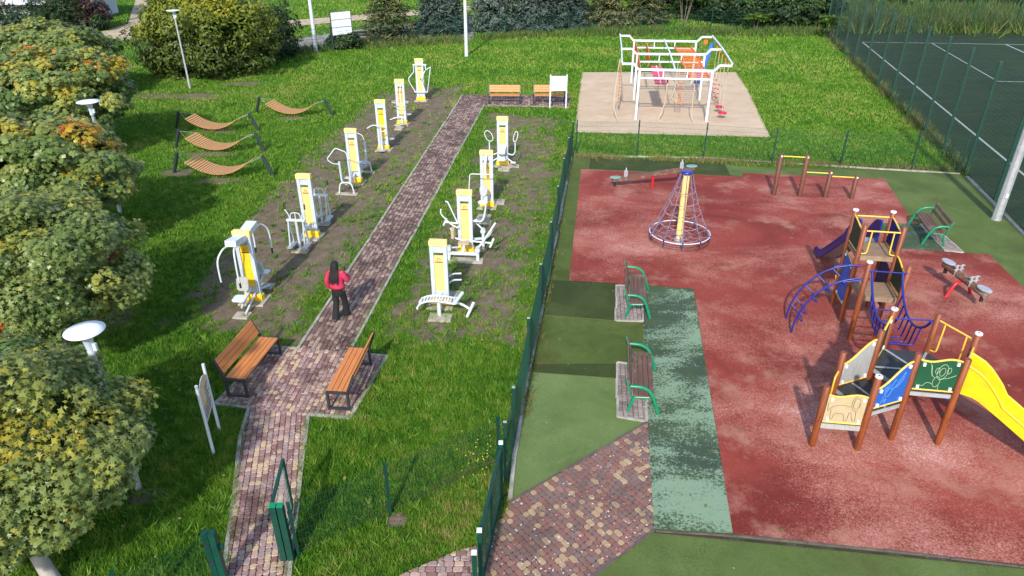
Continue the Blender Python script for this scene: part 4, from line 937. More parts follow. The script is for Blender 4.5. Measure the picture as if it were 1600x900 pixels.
for k in range(10):
    a = 2*math.pi*k/10+.2; e = Vector((RR*math.cos(a), RR*math.sin(a), HR)); tp = Vector((.18*math.cos(a), .18*math.sin(a), HT-.02)); mid = (e+tp)/2+Vector((-math.cos(a), -math.sin(a), 0))*.08
    T([tp, tp*.75+e*.25-Vector((math.cos(a), math.sin(a), 0))*.05, mid, tp*.25+e*.75-Vector((math.cos(a), math.sin(a), 0))*.06, e], .014, 6, 0).build('rope', 'rope_grey', t_)
    MB().tube([e+Vector((0, 0, -.03)), e+Vector((0, 0, .04))], .034, 8).build('clamp', 'blue_panel' if k % 2 else 'blue_paint', t_)
    T([(.12*math.cos(a), .12*math.sin(a), .30), (RR*.55*math.cos(a), RR*.55*math.sin(a), .22), e], .013, 6, 0).build('floor_rope', 'rope_grey', t_)
    MB().tube([e+Vector((0, 0, -.2)), e], .014, 6).build('hanger', 'dark_steel', t_)
for u in (.28, .45, .62, .80):
    z = HT+(HR-HT)*u; rr = .18+(RR-.18)*u-.07
    MB().tube([(rr*(1-.07*abs(math.sin(5*a)))*math.cos(a+.2), rr*(1-.07*abs(math.sin(5*a)))*math.sin(a+.2), z-.07*abs(math.sin(5*a))) for a in np.linspace(0, 2*math.pi, 60, endpoint=False)], .012, 6, True).build('loop_rope', 'rope_pink', t_)
for rr in (.4, .7): MB().tube([(rr*math.cos(a), rr*math.sin(a), .24+.06*rr) for a in np.linspace(0, 2*math.pi, 32, endpoint=False)], .012, 6, True).build('floor_loop', 'rope_pink', t_)
MB().lathe([(.16, 0), (.16, .12), (.12, .2)], n=14).build('bearing', 'galvanised', t_)
# ================================================================ PLAY STRUCTURE
S_, TH = .90, R(-9)
u_ = lambda deg: Vector((math.cos(TH+R(deg)), math.sin(TH+R(deg)), 0))
P3 = Vector((7.89, 11.29, 0)); P4 = P3+u_(0)*S_; P8 = P4+u_(60)*S_; P7 = P8+u_(120)*S_; P6 = P7+u_(180)*S_; P5 = P6+u_(240)*S_
P2_ = P3+(Vector((7.07, 10.98, 0))-P3).normalized()*S_; P1b = P5+(P2_-P3); P1 = Vector((6.17, 11.09, 0))
BX, BY = u_(0)*.92, u_(90)*.92
U3 = Vector((8.81, 16.03, 0)); U4 = U3+BX; U1 = U3+BY; U2 = U4+BY; L1 = U3-BY*.95; L2 = U4-BY*.95
play = thing('play_structure', 'wooden post play towers with a yellow slide, blue bars and coloured panels', 'play tower', P3); po = play.location
Z = lambda z: Vector((0, 0, z))
def wpost(p, h, cap):
    o = MB().lathe([(.045, -.1), (.062, .06), (.066, .12), (.066, h-.01), (.055, h)], p, 14).build('post', 'post_wood', play, po)
    if cap: MB().lathe([(.072, h), (.072, h+.03), (.06, h+.04)], p, 16).build('post_cap', 'white_board', o, po); MB().lathe([(.02, h+.041), (.02, h+.043)], p, 8).build('cap_mark', 'dark_steel', o, po)
    return o
for p, h, c in ((P1, 1.52, 0), (P1b, 1.84, 0), (P2_, 1.82, 1), (P3, 2.16, 0), (P4, 2.12, 0), (P8, 2.24, 1), (P7, 2.22, 0), (P6, 2.24, 1), (P5, 2.16, 0), (U1, 2.84, 1), (U2, 2.84, 1), (U3, 2.82, 0), (U4, 2.82, 0), (L1, 2.2, 1), (L2, 2.18, 0)): wpost(p, h, c)
def deck(poly, z, mt, th=.03, rim='galvanised', rimh=.09, edges=None, nm='platform'):
    pl = [p+Z(z) for p in poly]; cen = sum(pl, Vector())/len(pl); pl = [cen+(p-cen)*.97 for p in pl]
    o = MB().plate(pl, th).build(nm, mt, play, po)
    for i in range(len(pl)):
        if edges is None or i in edges: MB().beam(pl[i]+Z(-.05), pl[(i+1) % len(pl)]+Z(-.05), .03, rimh).build('edge_rail', rim, o, po)
    return o, pl, cen
hexa = [P3, P4, P8, P7, P6, P5]
o, pl, cen = deck(hexa, 1.25, 'platform_black')
for p in pl: MB().beam(cen+Z(.018), p+Z(.018), .05, .012).build('joint_strip', 'galvanised', o, po)
o, pl, cen = deck([P2_, P3, P5, P1b], .95, 'platform_black'); MB().beam((pl[0]+pl[1])/2+Z(.018), (pl[2]+pl[3])/2+Z(.018), .05, .012).build('joint_strip', 'galvanised', o, po)
deck([P1, P2_, P1b], .60, 'platform_black', rim='grey_panel', rimh=.12)
def panel(a, b_, z0a, z0b, z1a, z1b, mt, trim=True, wave=True, art=None, artm='line_white', side=1):
    """board between two posts with a wavy yellow trim on top and at the bottom"""
    d = (b_-a).normalized(); a2, b2 = a+d*.075, b_-d*.075; n = 10; top = []; bot = []
    for k in range(n+1):
        u = k/n; s = u*u*(3-2*u) if wave else u
        top.append(a2+(b2-a2)*u+Z(z1a+(z1b-z1a)*s+(.035*math.sin(math.pi*u*2)*(-1 if z1b >= z1a else 1) if wave and abs(z1b-z1a) < .05 else 0))); bot.append(a2+(b2-a2)*u+Z(z0a+(z0b-z0a)*u))
    o = MB().plate(bot+top[::-1], .022).build('side_panel', mt, play, po)
    if trim:
        for ln in (top, bot): MB().tube(ln, .022, 6).build('trim', 'yellow_paint', o, po)
    nr = Vector((d.y, -d.x, 0))*side
    for u in (.14, .86):
        i = round(u*n)
        for q in (top[i]-Z(.07), bot[i]+Z(.07)): MB().box(q+nr*.018, (.05, .05, .07), Matrix.Rotation(math.atan2(d.y, d.x), 3, 'Z')).build('bracket', 'white_board', o, po)
    if art:
        L = (b2-a2).length
        for ln in art:
            pts = []
            for x, y in ln:
                i = min(n, max(0, x*n)); k = int(min(n-1, i)); f = i-k
                lo_ = bot[k].lerp(bot[k+1], f); hi_ = top[k].lerp(top[k+1], f); pts.append(lo_.lerp(hi_, y)+nr*.0135)
            MB().tube(fillet(pts, .08, 3), .0045, 4).build('drawing_line', artm, o, po)
    return o
circ = lambda x, y, r, ry=None, a0=0, a1=360, n=9: [(x+r*math.cos(R(a0+(a1-a0)*i/n)), y+(ry or r)*math.sin(R(a0+(a1-a0)*i/n))) for i in range(n+1)]
monkeyish = [circ(.60, .62, .13, .26), circ(.60, .62, .07, .14), circ(.75, .66, .05, .1), circ(.47, .68, .05, .1), circ(.52, .30, .09, .18), [(.45, .45), (.35, .55), (.30, .85), (.26, .95)], [(.62, .40), (.78, .42), (.95, .55)], [(.45, .22), (.30, .30), (.22, .12), (.12, .18)], [(.60, .18), (.62, .04)], [(.30, .90), (.34, .70), (.38, .5)]]
beastish = [[(.12, .55), (.2, .66), (.42, .70), (.62, .60)], circ(.76, .72, .09, .2), circ(.76, .72, .13, .27, 90, 300), [(.14, .5), (.16, .12), (.22, .12), (.24, .38), (.5, .36), (.52, .08), (.60, .08), (.62, .4)], [(.66, .42), (.74, .1), (.82, .12), (.78, .45)], [(.12, .55), (.05, .4), (.04, .72)], [(.8, .74), (.86, .68), (.8, .62)]]
leafish = [[(.2, .1), (.3, .4), (.25, .6), (.4, .8)], circ(.4, .5, .1, .16), [(.5, .5), (.65, .6), (.85, .85), (.8, .6), (.62, .5)], [(.3, .2), (.4, .3), (.35, .1)], [(.45, .65), (.55, .85), (.6, .7)], circ(.28, .75, .05, .08)]
panel(P3, P4, 1.33, 1.33, 2.02, 2.04, 'green_panel', art=monkeyish, artm='line_green')
panel(P2_, P3, 1.05, 1.05, 1.52, 1.98, 'blue_panel', art=leafish, artm='line_blue')
panel(P1, P2_, .66, .66, 1.32, 1.32, 'beige_panel', art=beastish, artm='line_dark')
panel(P1b, P5, 1.0, 1.02, 1.52, 1.95, 'grey_panel')
panel(P5, P6, 1.30, 1.30, 1.95, 2.10, 'dark_green_panel')
for z0, p in ((.68, P1), (.68, P1b)): T([p+Z(1.40), (p*.7+(P1 if p is P1b else P1b)*.3)+Z(1.36), (p*.75+(P1 if p is P1b else P1b)*.25)+Z(z0), p+Z(z0)], .018, 8, .1).build('grab_rail', 'yellow_paint', play, po)
def guard(a, b_, z0, z1, mt='yellow_paint', z1b=None):
    d = (b_-a).normalized(); z1b = z1 if z1b is None else z1b
    MB().tube([a+d*.06+Z(z1), b_-d*.06+Z(z1b)], .02, 8).build('guard_rail', mt, play, po)
    for s, p, zt in ((1, a, z1), (-1, b_, z1b)): T([p+d*s*.20+Z(zt-.01), p+d*s*.19+Z(z0+.02), p+d*s*.06+Z(z0)], .018, 8, .08).build('guard_stile', mt, play, po)
guard(P7, P8, 1.34, 2.08); MB().tube([P8-u_(60)*.06+Z(1.95), P4+u_(60)*.06+Z(1.95)], .02, 8).build('guard_rail', 'yellow_paint', play, po)
# yellow slide
def slide(c, out, w, z0, run, mt, bed, nm, end=.22, hood=.55):
    side = Vector((-out.y, out.x, 0)); prof = []
    for k in range(21):
        u = k/20
        if u < .12: z = z0
        elif u < .82:
            s = (u-.12)/.70; z = z0-(z0-end)*(s*.9+.1*s*s*(3-2*s))
        else: z = end-(end-end*.75)*((u-.82)/.18)
        prof.append((run*u, z))
    mb = MB(); n = len(prof); vs = []
    for x, z in prof:
        for s in (-1, 1): vs.append(c+out*x+side*(s*w/2)+Z(z))
    for x, z in prof:
        for s in (-1, 1): vs.append(c+out*x+side*(s*w/2)+Z(z-.03))
    fs = [(2*i, 2*i+1, 2*i+3, 2*i+2) for i in range(n-1)]+[(2*n+2*i+2, 2*n+2*i+3, 2*n+2*i+1, 2*n+2*i) for i in range(n-1)]
    sl_ = mb.add(vs, fs, True).build(nm, bed, play, po)
    for s in (-1, 1):
        top = []
        for x, z in prof:
            u = x/run; hh = .20+(hood-.20)*max(0, 1-u/.30)**.7 if u < .3 else .20
            if u > .93: hh = .20*(1-(u-.93)/.1)
            top.append(hh)
        mb = MB(); vs = []
        for (x, z), hh in zip(prof, top):
            for off in (.0, .045):
                b0 = c+out*x+side*(s*(w/2+off)); vs += [b0+Z(z-.05), b0+Z(z+hh)]
        fs = []
        for i in range(n-1):
            a, b_ = 4*i, 4*i+4
            fs += [(a, a+1, b_+1, b_), (a+2, b_+2, b_+3, a+3), (a+1, a+3, b_+3, b_+1), (a, b_, b_+2, a+2)]
        fs += [(0, 2, 3, 1), (4*n-4, 4*n-3, 4*n-1, 4*n-2)]
        mb.add(vs, fs).build('slide_side', mt, sl_, po)
        MB().tube([c+out*x+side*(s*(w/2+.03))+Z(z+hh) for (x, z), hh in zip(prof, top)], .03, 6).build('slide_lip', mt, sl_, po)
    return sl_
slide((P4+P8)/2, u_(-30), .46, 1.27, 2.65, 'yellow_slide', 'yellow_slide', 'slide', .25, .62)
# upper tower: decks, panels, blue slide
o, pl, cen = deck([U3, U4, U2, U1], 1.95, 'platform_brown', .05, 'platform_brown'); deck([L1, L2, U4, U3], 1.24, 'platform_brown', .05, 'platform_brown')
panel(U3, U1, 2.02, 2.02, 2.62, 2.72, 'dark_green_panel'); panel(U4, U2, 2.02, 2.02, 2.62, 2.72, 'blue_slide', side=1)
guard(U3, U4, 2.03, 2.66); MB().tube([U1+u_(0)*.06+Z(2.70), U2-u_(0)*.06+Z(2.70)], .02, 8).build('guard_rail', 'yellow_paint', play, po)
panel(L2, U4, 1.32, 1.32, 1.88, 2.05, 'dark_green_panel'); panel(U4-u_(90)*.0, U2, .5, .5, 1.55, 1.7, 'navy_panel', False); panel(U3, U1, .45, .45, 1.62, 1.72, 'blue_panel', True, art=[circ(.5, .62, .12, .18), [(.3, .2), (.45, .3), (.4, .45)]], artm='line_blue', side=-1)
slide((U1+U2)/2, u_(90), .46, 1.97, 3.35, 'blue_slide', 'slide_steel', 'slide', .22, .62)
for z in (.45, .75): MB().tube([(U1+U2)/2+u_(90)*1.0-u_(0)*.22+Z(z), U1+Z(z)], .018, 6).build('slide_brace', 'yellow_paint', play, po)
# blue arch ladder on the lower deck
out = u_(180); ra, rb = [], []
for side_p, lst in ((L1, ra), (U3, rb)):
    b0 = side_p.lerp(L1 if side_p is U3 else U3, .08)
    for k in range(13):
        a = R(90)*k/12; lst.append(b0+out*(1.42*math.sin(a))+Z(1.72*math.cos(a)**.95 if k < 12 else 0))
    lst.insert(0, b0+out*.0+u_(0)*.12+Z(1.73))
for ln in (ra, rb): MB().tube(ln, .026, 8).build('arch_rail', 'blue_paint', play, po)
for k in (4, 6, 8, 10, 11):
    a, b_ = ra[k], rb[k]; dn = (Vector((0, 0, -1))*.5-out*.6).normalized()*.28
    T([a, a.lerp(b_, .18)+dn, a.lerp(b_, .82)+dn, b_], .018, 8, .07).build('arch_rung', 'blue_paint', play, po)
for p in (L1, U3): MB().tube([p+out*.06+Z(1.72), p+out*.5+Z(1.62)], .02, 6).build('arch_tie', 'blue_paint', play, po)
# blue hanging bar bridge between the towers
bd_ = (L1+L2)/2-(P6+P7)/2; n = 9; la, lb = [], []
for k in range(n*2+1):
    u = k/(n*2); sag = 4*u*(1-u)
    for p0, p1, lst in ((P6, L1, la), (P7, L2, lb)):
        q0, q1 = p0.lerp(P7 if p0 is P6 else P6, .12), p1.lerp(L2 if p1 is L1 else L1, .12)
        lst.append(q0.lerp(q1, u)+Z(2.02-.02*u-.62*sag**.8+.0))
for ln in (la, lb): MB().tube(ln, .028, 8).build('bridge_rail', 'blue_paint', play, po)
for k in range(3, 2*n-1, 2):
    a, b_ = la[k], lb[k]; dz = Z(-.42-.10*math.sin(math.pi*k/(2*n)))
    T([a, a.lerp(b_, .08)+dz, a.lerp(b_, .92)+dz, b_], .020, 8, .10).build('bridge_rung', 'blue_paint', play, po)
MB().tube([P6+u_(90)*.05+Z(2.0), P7+u_(90)*.05+Z(2.02)], .018, 8).build('bridge_bar', 'blue_paint', play, po); MB().tube([L1-u_(90)*.05+Z(2.0), L2-u_(90)*.05+Z(2.0)], .018, 8).build('bridge_bar', 'blue_paint', play, po)
MB().tube([P8*.5+P4*.5+Z(.8), P3.lerp(P7, .4)+Z(1.15)], .018, 6).build('slide_brace', 'blue_paint', play, po)

# ================================================================ CLIMBING FRAME
f0 = [at(993, 187), at(990, 156), at(986, 129)]; f1 = [at(1103, 190), at(1092, 157), at(1080, 131)]
cf = thing('climbing_frame', 'white steel climbing frame with orange ladders and hanging ropes on sand', 'climbing frame', f0[0]); co = cf.location
hz = 2.58; ends = []
for a, b_ in zip(f0, f1):
    d = (b_-a).normalized()
    for p in (a, b_): MB().beam(p+Z(-.2), p+Z(hz-.05), .11, .11, tuple(d)).build('leg', 'frame_white', cf, co)
    MB().beam(a-d*.055+Z(hz), b_+d*.055+Z(hz), .11, .11).build('beam', 'frame_white', cf, co); MB().beam(a+d*.055+Z(hz-.42), b_-d*.055+Z(hz-.42), .08, .08).build('beam', 'frame_white', cf, co)
    for u in (.33, .66): MB().beam(a.lerp(b_, u)+Z(hz-.38), a.lerp(b_, u)+Z(hz-.055), .06, .06, tuple(d)).build('spacer', 'frame_white', cf, co)
    e = []
    for p, s in ((a, -1), (b_, 1)):
        k1, k2 = p+d*s*.06+Z(hz+.0), p+d*s*.32+Z(hz+.27); k3 = p+d*s*.92+Z(hz+.27)
        MB().beam(k1, k2, .10, .10).build('arm', 'frame_white', cf, co); MB().beam(k2-d*s*.03, k3, .10, .10).build('arm', 'frame_white', cf, co); e.append(k3)
    ends.append(e)
for s in (0, 1):
    for i in (0, 1): MB().beam(ends[i][s]+Z(.09), ends[i+1][s]+Z(.09), .07, .07).build('side_rail', 'frame_white', cf, co)
mids = [a.lerp(b_, .48)+Z(hz+.09) for a, b_ in zip(f0, f1)]
for i in (0, 1): MB().beam(mids[i], mids[i+1], .07, .07).build('side_rail', 'frame_white', cf, co)
L3 = lambda i, u, z: f0[i].lerp(f1[i], u)+Z(z)
def bay(u, v, z): return L3(0, u, z).lerp(L3(2, u, z), v)
for i, zz in ((0, hz-.36), (1, hz-.36)):            # overhead ladder
    a0, a1 = (L3(i, .70, zz), L3(i+1, .66, zz)), (L3(i, .97, zz), L3(i+1, .93, zz))
    for q in (a0, a1): MB().beam(q[0], q[1], .06, .10).build('ladder_rail', 'orange_paint', cf, co)
    for k in range(9):
        u = (k+.5)/9; MB().tube([a0[0].lerp(a0[1], u), a1[0].lerp(a1[1], u)], .028, 6).build('ladder_rung', 'orange_paint', cf, co)
for i in (0, 1): MB().plate([L3(i, .015, hz-.06)+Z(.08), L3(i+1, .015, hz-.06)+Z(.08), L3(i+1, .015, hz-.75), L3(i, .015, hz-.75)], .04).build('climbing_board', 'orange_paint', cf, co)
MB().plate([bay(.20, .55, hz-.1), bay(.20, .98, hz-.1), bay(.20, .98, hz-.8), bay(.20, .55, hz-.8)], .04).build('climbing_board', 'orange_paint', cf, co)
MB().plate([bay(.24, .05, 1.78), bay(.40, .05, 1.78), bay(.38, .45, 1.98), bay(.22, .45, 1.98)], .05).build('hanging_board', 'pink_board', cf, co); MB().tube([bay(.32, .05, 1.82), bay(.30, .45, 2.02)], .03, 6).build('board_stripe', 'white_board', cf, co)
for k in range(7):                                   # hanging rung ladders
    z = 2.2-k*.26; MB().tube([bay(.58, .12, z), bay(.66, .12, z)], .03, 6).build('rope_rung', 'orange_paint', cf, co)
for u in (.58, .66): MB().tube([bay(u, .12, hz), bay(u, .12, .55)], .014, 5).build('rope', 'rope_beige', cf, co)
for k in range(11):
    z = hz-.1-k*.2; a = ends[0][0].lerp(ends[2][0], .18); a = Vector((a.x, a.y, 0)); MB().tube([a+Z(z)+Vector((-.02, -.25, 0)), a+Z(z)+Vector((.02, .25, 0))], .03, 6).build('rope_rung', 'orange_paint', cf, co)
for dy in (-.25, .25): MB().tube([a+Vector((0, dy, hz+.2)), a+Vector((0, dy, .4))], .016, 5).build('rope', 'rope_beige', cf, co)
def hang(top, pts, r=.022, mt='rope_beige'): return T([top]+pts, r, 6, .25).build('rope', mt, cf, co)
e = ends[0][0]; hang(e+Vector((.05, 1.2, 0)), [e+Vector((-.1, 1.0, -1.4)), e+Vector((-.25, .2, -2.2)), e+Vector((-.1, -.3, -2.8)), e+Vector((.0, -.8, -2.83))])
for u, sx in ((.40, -.15), (.78, .25)):
    p = L3(0, u, hz-.42); hang(p, [p+Vector((-.02, -.02, -1.2)), p+Vector((sx*.5-.1, -.05, -1.8)), p+Vector((sx-.2, -.1, -2.12)), p+Vector((sx, -.3, -2.14))]); MB().tube([p, p-Z(.22)], .035, 8).build('rope_sleeve', 'black_rubber', cf, co)
p = L3(1, .35, hz-.42); hang(p, [p+Vector((.0, 0, -1.3)), p+Vector((.15, -.1, -2.1)), p+Vector((-.1, -.2, -2.14))]); p = L3(1, .62, hz-.42); hang(p, [p+Vector((.0, 0, -1.3)), p+Vector((-.2, -.1, -2.1)), p+Vector((.1, -.2, -2.14))])
for k, v in enumerate((.08, .22, .36, .50, .64)):     # ropes with red discs on the right
    p = ends[0][1].lerp(ends[2][1], v)+Vector((-.06, 0, 0)); MB().tube([p, Vector((p.x, p.y, .35 if k < 2 else .1))], .016, 5).build('rope', 'rope_beige', cf, co); MB().tube([p, p-Z(.16)], .04, 8).build('rope_sleeve', 'orange_paint', cf, co)
    if k < 2:
        for z in (.32,): MB().lathe([(.05, z-.05), (.22, z-.03), (.24, z), (.2, z+.05), (.04, z+.08)], (p.x, p.y-.1, 0), 18).build('disc_seat', 'red_disc', cf, co)
    else:
        for j in range(5): MB().lathe([(.02, -.04), (.07, 0), (.02, .04)], (p.x+.02*(-1)**j, p.y, .25+j*.24), 10).build('grip_knob', 'red_disc', cf, co)
p = ends[2][1].lerp(ends[0][1], .06); MB().plate([p+Vector((-.15, -.1, -.3)), p+Vector((.12, -.1, -.2)), p+Vector((-.5, -.4, -2.3)), p+Vector((-.75, -.4, -2.3))], .05).build('climbing_board', 'blue_panel', cf, co); MB().box(p+Vector((-.42, 0, -.2)), (.22, .06, .24)).build('sign_plate', 'orange_paint', cf, co)
p = L3(2, .95, 0); MB().tube([p+Vector((.2, -1.2, 1.3)), p+Vector((.25, -1.5, .35))], .10, 10).build('punch_bag', 'blue_panel', cf, co); MB().tube([p+Vector((.2, -1.2, 1.3)), p+Vector((.2, -1.0, 2.6))], .015, 5).build('rope', 'rope_grey', cf, co)

# ================================================================ PERSON
pl_ = at(534, 498); per = thing('person', 'person in a pink top and black trousers with long black hair walking on the path', 'person', (pl_.x, pl_.y, .03), R(-8)); 
def loft(rings, mt, nm, par, n=16, M=None):
    vs = []
    for c, rx, ry in rings:
        for k in range(n):
            a = 2*math.pi*k/n; vs.append(Vector(c)+Vector((rx*math.cos(a), ry*math.sin(a), 0)))
    fs = [(i*n+k, i*n+(k+1) % n, (i+1)*n+(k+1) % n, (i+1)*n+k) for i in range(len(rings)-1) for k in range(n)]
    mb = MB().add(vs, fs, True); mb.add(vs[:n], [tuple(range(n-1, -1, -1))], True); mb.add(vs[-n:], [tuple(range(n))], True)
    return mb.build(nm, mt, par)
# one continuous skinned body
J = dict(pelvis=((0, 0, .92), .13), waist=((0, .01, 1.10), .115), chest=((0, .0, 1.28), .135), neck0=((0, 0, 1.43), .07), neck=((0, .01, 1.49), .052), head=((0, .02, 1.58), .082), crown=((0, .01, 1.66), .07),
         hl=((-.095, 0, .88), .095), kl=((-.10, .02, .48), .06), al=((-.10, -.16, .10), .042), tl=((-.11, -.02, .04), .035), hr=((.095, 0, .88), .095), kr=((.10, .13, .50), .06), ar=((.09, .17, .09), .042), tr=((.10, .32, .04), .035),
         sl=((-.175, 0, 1.38), .062), el=((-.26, -.02, 1.12), .044), wl=((-.25, .06, .89), .03), pl=((-.245, .08, .83), .034), sr=((.175, 0, 1.38), .062), er=((.27, .04, 1.14), .044), wr=((.19, .26, 1.20), .03), pr=((.16, .31, 1.23), .034))
E_ = [('pelvis', 'waist'), ('waist', 'chest'), ('chest', 'neck0'), ('neck0', 'neck'), ('neck', 'head'), ('head', 'crown'), ('pelvis', 'hl'), ('hl', 'kl'), ('kl', 'al'), ('al', 'tl'), ('pelvis', 'hr'), ('hr', 'kr'), ('kr', 'ar'), ('ar', 'tr'), ('chest', 'sl'), ('sl', 'el'), ('el', 'wl'), ('wl', 'pl'), ('chest', 'sr'), ('sr', 'er'), ('er', 'wr'), ('wr', 'pr')]
J = {k: (list(v[0]), v[1]) for k, v in J.items()}
def fingers(h, d, s):
    base = Vector(J[h][0]); d = Vector(d).normalized(); sd = d.cross(Vector((0, 0, 1)) if abs(d.z) < .8 else Vector((0, 1, 0))).normalized()
    for k in range(4):
        a = base+sd*(k-1.5)*.017+d*.03; m_ = a+d*(.035+.006*(k in (1, 2))); e = m_+(d+Vector((0, .5, -.1))).normalized()*.03
        J[f'{h}f{k}a'] = (list(a), .009); J[f'{h}f{k}b'] = (list(m_), .008); J[f'{h}f{k}c'] = (list(e), .007); E_.extend([(h, f'{h}f{k}a'), (f'{h}f{k}a', f'{h}f{k}b'), (f'{h}f{k}b', f'{h}f{k}c')])
    a = base+sd*s*.035; e = a+(d+sd*s).normalized()*.035; J[f'{h}ta'] = (list(a), .010); J[f'{h}tb'] = (list(e), .009); E_.extend([(h, f'{h}ta'), (f'{h}ta', f'{h}tb')])
fingers('pl', (0, .15, -1), 1); fingers('pr', (-.4, .8, .5), -1)
ks = list(J); me = bpy.data.meshes.new('body'); me.from_pydata([tuple(J[k][0]) for k in ks], [(ks.index(a), ks.index(b_)) for a, b_ in E_], [])
body = bpy.data.objects.new('body', me); C.objects.link(body); body.parent = per
mo = body.modifiers.new('skin', 'SKIN'); sv = me.skin_vertices[0].data
for i, k in enumerate(ks): sv[i].radius = (J[k][1],)*2; sv[i].use_root = (k == 'pelvis')
mo.use_smooth_shade = True; mo2 = body.modifiers.new('sub', 'SUBSURF'); mo2.levels = mo2.render_levels = 2; me.materials.append(MATS['skin'])
# face (towards the far end of the path)
for s in (-1, 1): MB().lathe([(.002, -.011), (.011, 0), (.002, .011)], (s*.03, .098, 1.60), 8).build('eye', 'hair', per); MB().lathe([(.005, -.03), (.016, 0), (.004, .028)], (s*.083, .015, 1.585), 8).build('ear', 'skin', per)
MB().lathe([(.010, -.03), (.013, -.012), (.004, .03)], (0, .108, 1.58), 8).build('nose', 'skin', per); MB().tube([(-.022, .098, 1.535), (.022, .098, 1.535)], .006, 6).build('mouth', 'red_disc', per)
# clothes: a loose knitted top, wide trousers, shoes
top = loft([((0, .0, .95), .17, .125), ((0, .0, .92), .195, .145), ((0, .005, .98), .205, .15), ((0, .01, 1.12), .178, .14), ((0, .005, 1.26), .192, .145), ((0, 0, 1.37), .20, .125), ((0, 0, 1.43), .155, .10), ((0, 0, 1.475), .09, .08), ((0, 0, 1.50), .07, .065)], 'shirt', 'knitted_top', per, 20)
MB().tube(fillet([(-.15, 0, 1.39), (-.225, -.01, 1.26), (-.275, -.025, 1.10), (-.262, .05, .90)], .1), [.080, .076, .072, .070, .068, .068, .067, .066, .064, .062, .06, .058][:len(fillet([(0, 0, 0), (1, 0, 0), (2, 0, 0), (3, 0, 0)], .1))], 12).build('sleeve', 'shirt', per)
fp = fillet([(.15, 0, 1.39), (.235, .01, 1.25), (.285, .05, 1.12), (.21, .24, 1.19)], .1); MB().tube(fp, [.080-.022*i/(len(fp)-1) for i in range(len(fp))], 12).build('sleeve', 'shirt', per)
tr = loft([((0, 0, .70), .13, .10), ((0, 0, .78), .165, .13), ((0, 0, .90), .16, .125), ((0, 0, 1.0), .14, .11)], 'trousers', 'trousers', per, 18)
for s, k, a in ((-1, J['kl'][0], J['al'][0]), (1, J['kr'][0], J['ar'][0])):
    MB().tube([(s*.09, 0, .86), (s*.095, k[1]*.5, .66), (k[0], k[1], .46), ((k[0]+a[0])/2, (k[1]+a[1])/2, .26), (a[0], a[1], .04)], [.092, .09, .08, .088, .10], 14).build('trouser_leg', 'trousers', tr)
    MB().prism([(a[0]-.045, a[1]-.08), (a[0]+.045, a[1]-.08), (a[0]+.05, a[1]+.10), (a[0]+.02, a[1]+.18), (a[0]-.02, a[1]+.18), (a[0]-.05, a[1]+.10)], .0, .07, .02, .03).build('shoe', 'black_rubber', per)
hr = loft([((0, .02, 1.70), .03, .03), ((0, .01, 1.685), .07, .075), ((0, -.01, 1.64), .097, .105), ((0, -.03, 1.58), .102, .10), ((0, -.055, 1.50), .105, .082), ((-.01, -.09, 1.40), .115, .06), ((-.02, -.135, 1.28), .10, .04)], 'hair', 'hair', per, 18)
for k in range(14):
    x = -.105+.21*k/13; e = random.uniform(1.06, 1.2); MB().tube([(x*.8, -.075, 1.50), (x*.95, -.13, 1.38), (x*1.05-.01, -.168, 1.26), (x*1.0-.015+random.uniform(-.02, .02), -.185, e)], [.024, .026, .022, .004], 7).build('hair_strand', 'hair', hr)
# phone held up in front
MB().box((.125, .365, 1.29), (.075, .012, .15), Matrix.Rotation(R(-25), 3, 'X')).build('phone_case', 'black_rubber', None)
ph = bpy.data.objects['phone_case']; ph.name = 'mobile_phone'; wm = Matrix.Translation((pl_.x, pl_.y, .03)) @ Matrix.Rotation(R(-8), 4, 'Z'); ph.matrix_world = wm; tag(ph, 'dark mobile phone held up by the walking person', 'phone')
# ================================================================ TREES AND SHRUBS
STAR = []
for i in range(11):
    tips = [(0, 1.0), (1, .42), (2, .95), (3, .40), (4, .72), (5, .30), (6, .30), (7, .72), (8, .40), (9, .95), (10, .42)]
angs = np.array([90, 68, 40, 12, -22, -70, -110, -158, 168, 140, 112])*np.pi/180; rads = np.array([1, .45, .95, .42, .74, .22, .22, .74, .42, .95, .45])
LEAF_STAR = (np.concatenate([[[0, 0]], np.stack([np.cos(angs)*rads, np.sin(angs)*rads], 1)]), np.array([[0, i+1, (i+1) % 11+1] for i in range(11)]))
LEAF_OVAL = (np.array([[0, -1], [.45, -.1], [0, 1], [-.45, -.1]]), np.array([[0, 1, 2], [0, 2, 3]]))
LEAF_LONG = (np.array([[0, -1], [.22, 0], [0, 1], [-.22, 0]]), np.array([[0, 1, 2], [0, 2, 3]]))
LEAF_MED = (np.array([[0, -.9], [.75, -.45], [.45, 0], [.9, .5], [.25, .4], [0, 1], [-.25, .4], [-.9, .5], [-.45, 0], [-.75, -.45]]), np.array([[0, 1, 2], [2, 3, 4], [4, 5, 6], [6, 7, 8], [8, 9, 0], [0, 2, 8], [2, 4, 8], [4, 6, 8]]))
def leaf_cloud(name, P, N, size, tint, shape, mt, parent, off, curl=.25):
    n = len(P); N = N/np.linalg.norm(N, axis=1)[:, None]
    r_ = rng.normal(size=(n, 3)); U = np.cross(N, r_); U /= np.linalg.norm(U, axis=1)[:, None]; Wv = np.cross(N, U)
    pts, tri = shape; m_ = len(pts); sz = size[:, None, None]
    lift = -(pts[:, 0]**2+pts[:, 1]**2)*curl
    V = P[:, None]-np.array(off)+sz*(pts[None, :, 0, None]*U[:, None]+pts[None, :, 1, None]*Wv[:, None]+lift[None, :, None]*N[:, None])
    F = (np.arange(n)[:, None, None]*m_+tri[None]).reshape(-1, 3)
    return raw_mesh(name, V.reshape(-1, 3), F, mt, dict(tint=np.repeat(np.clip(tint, 0, 1), m_)), parent)
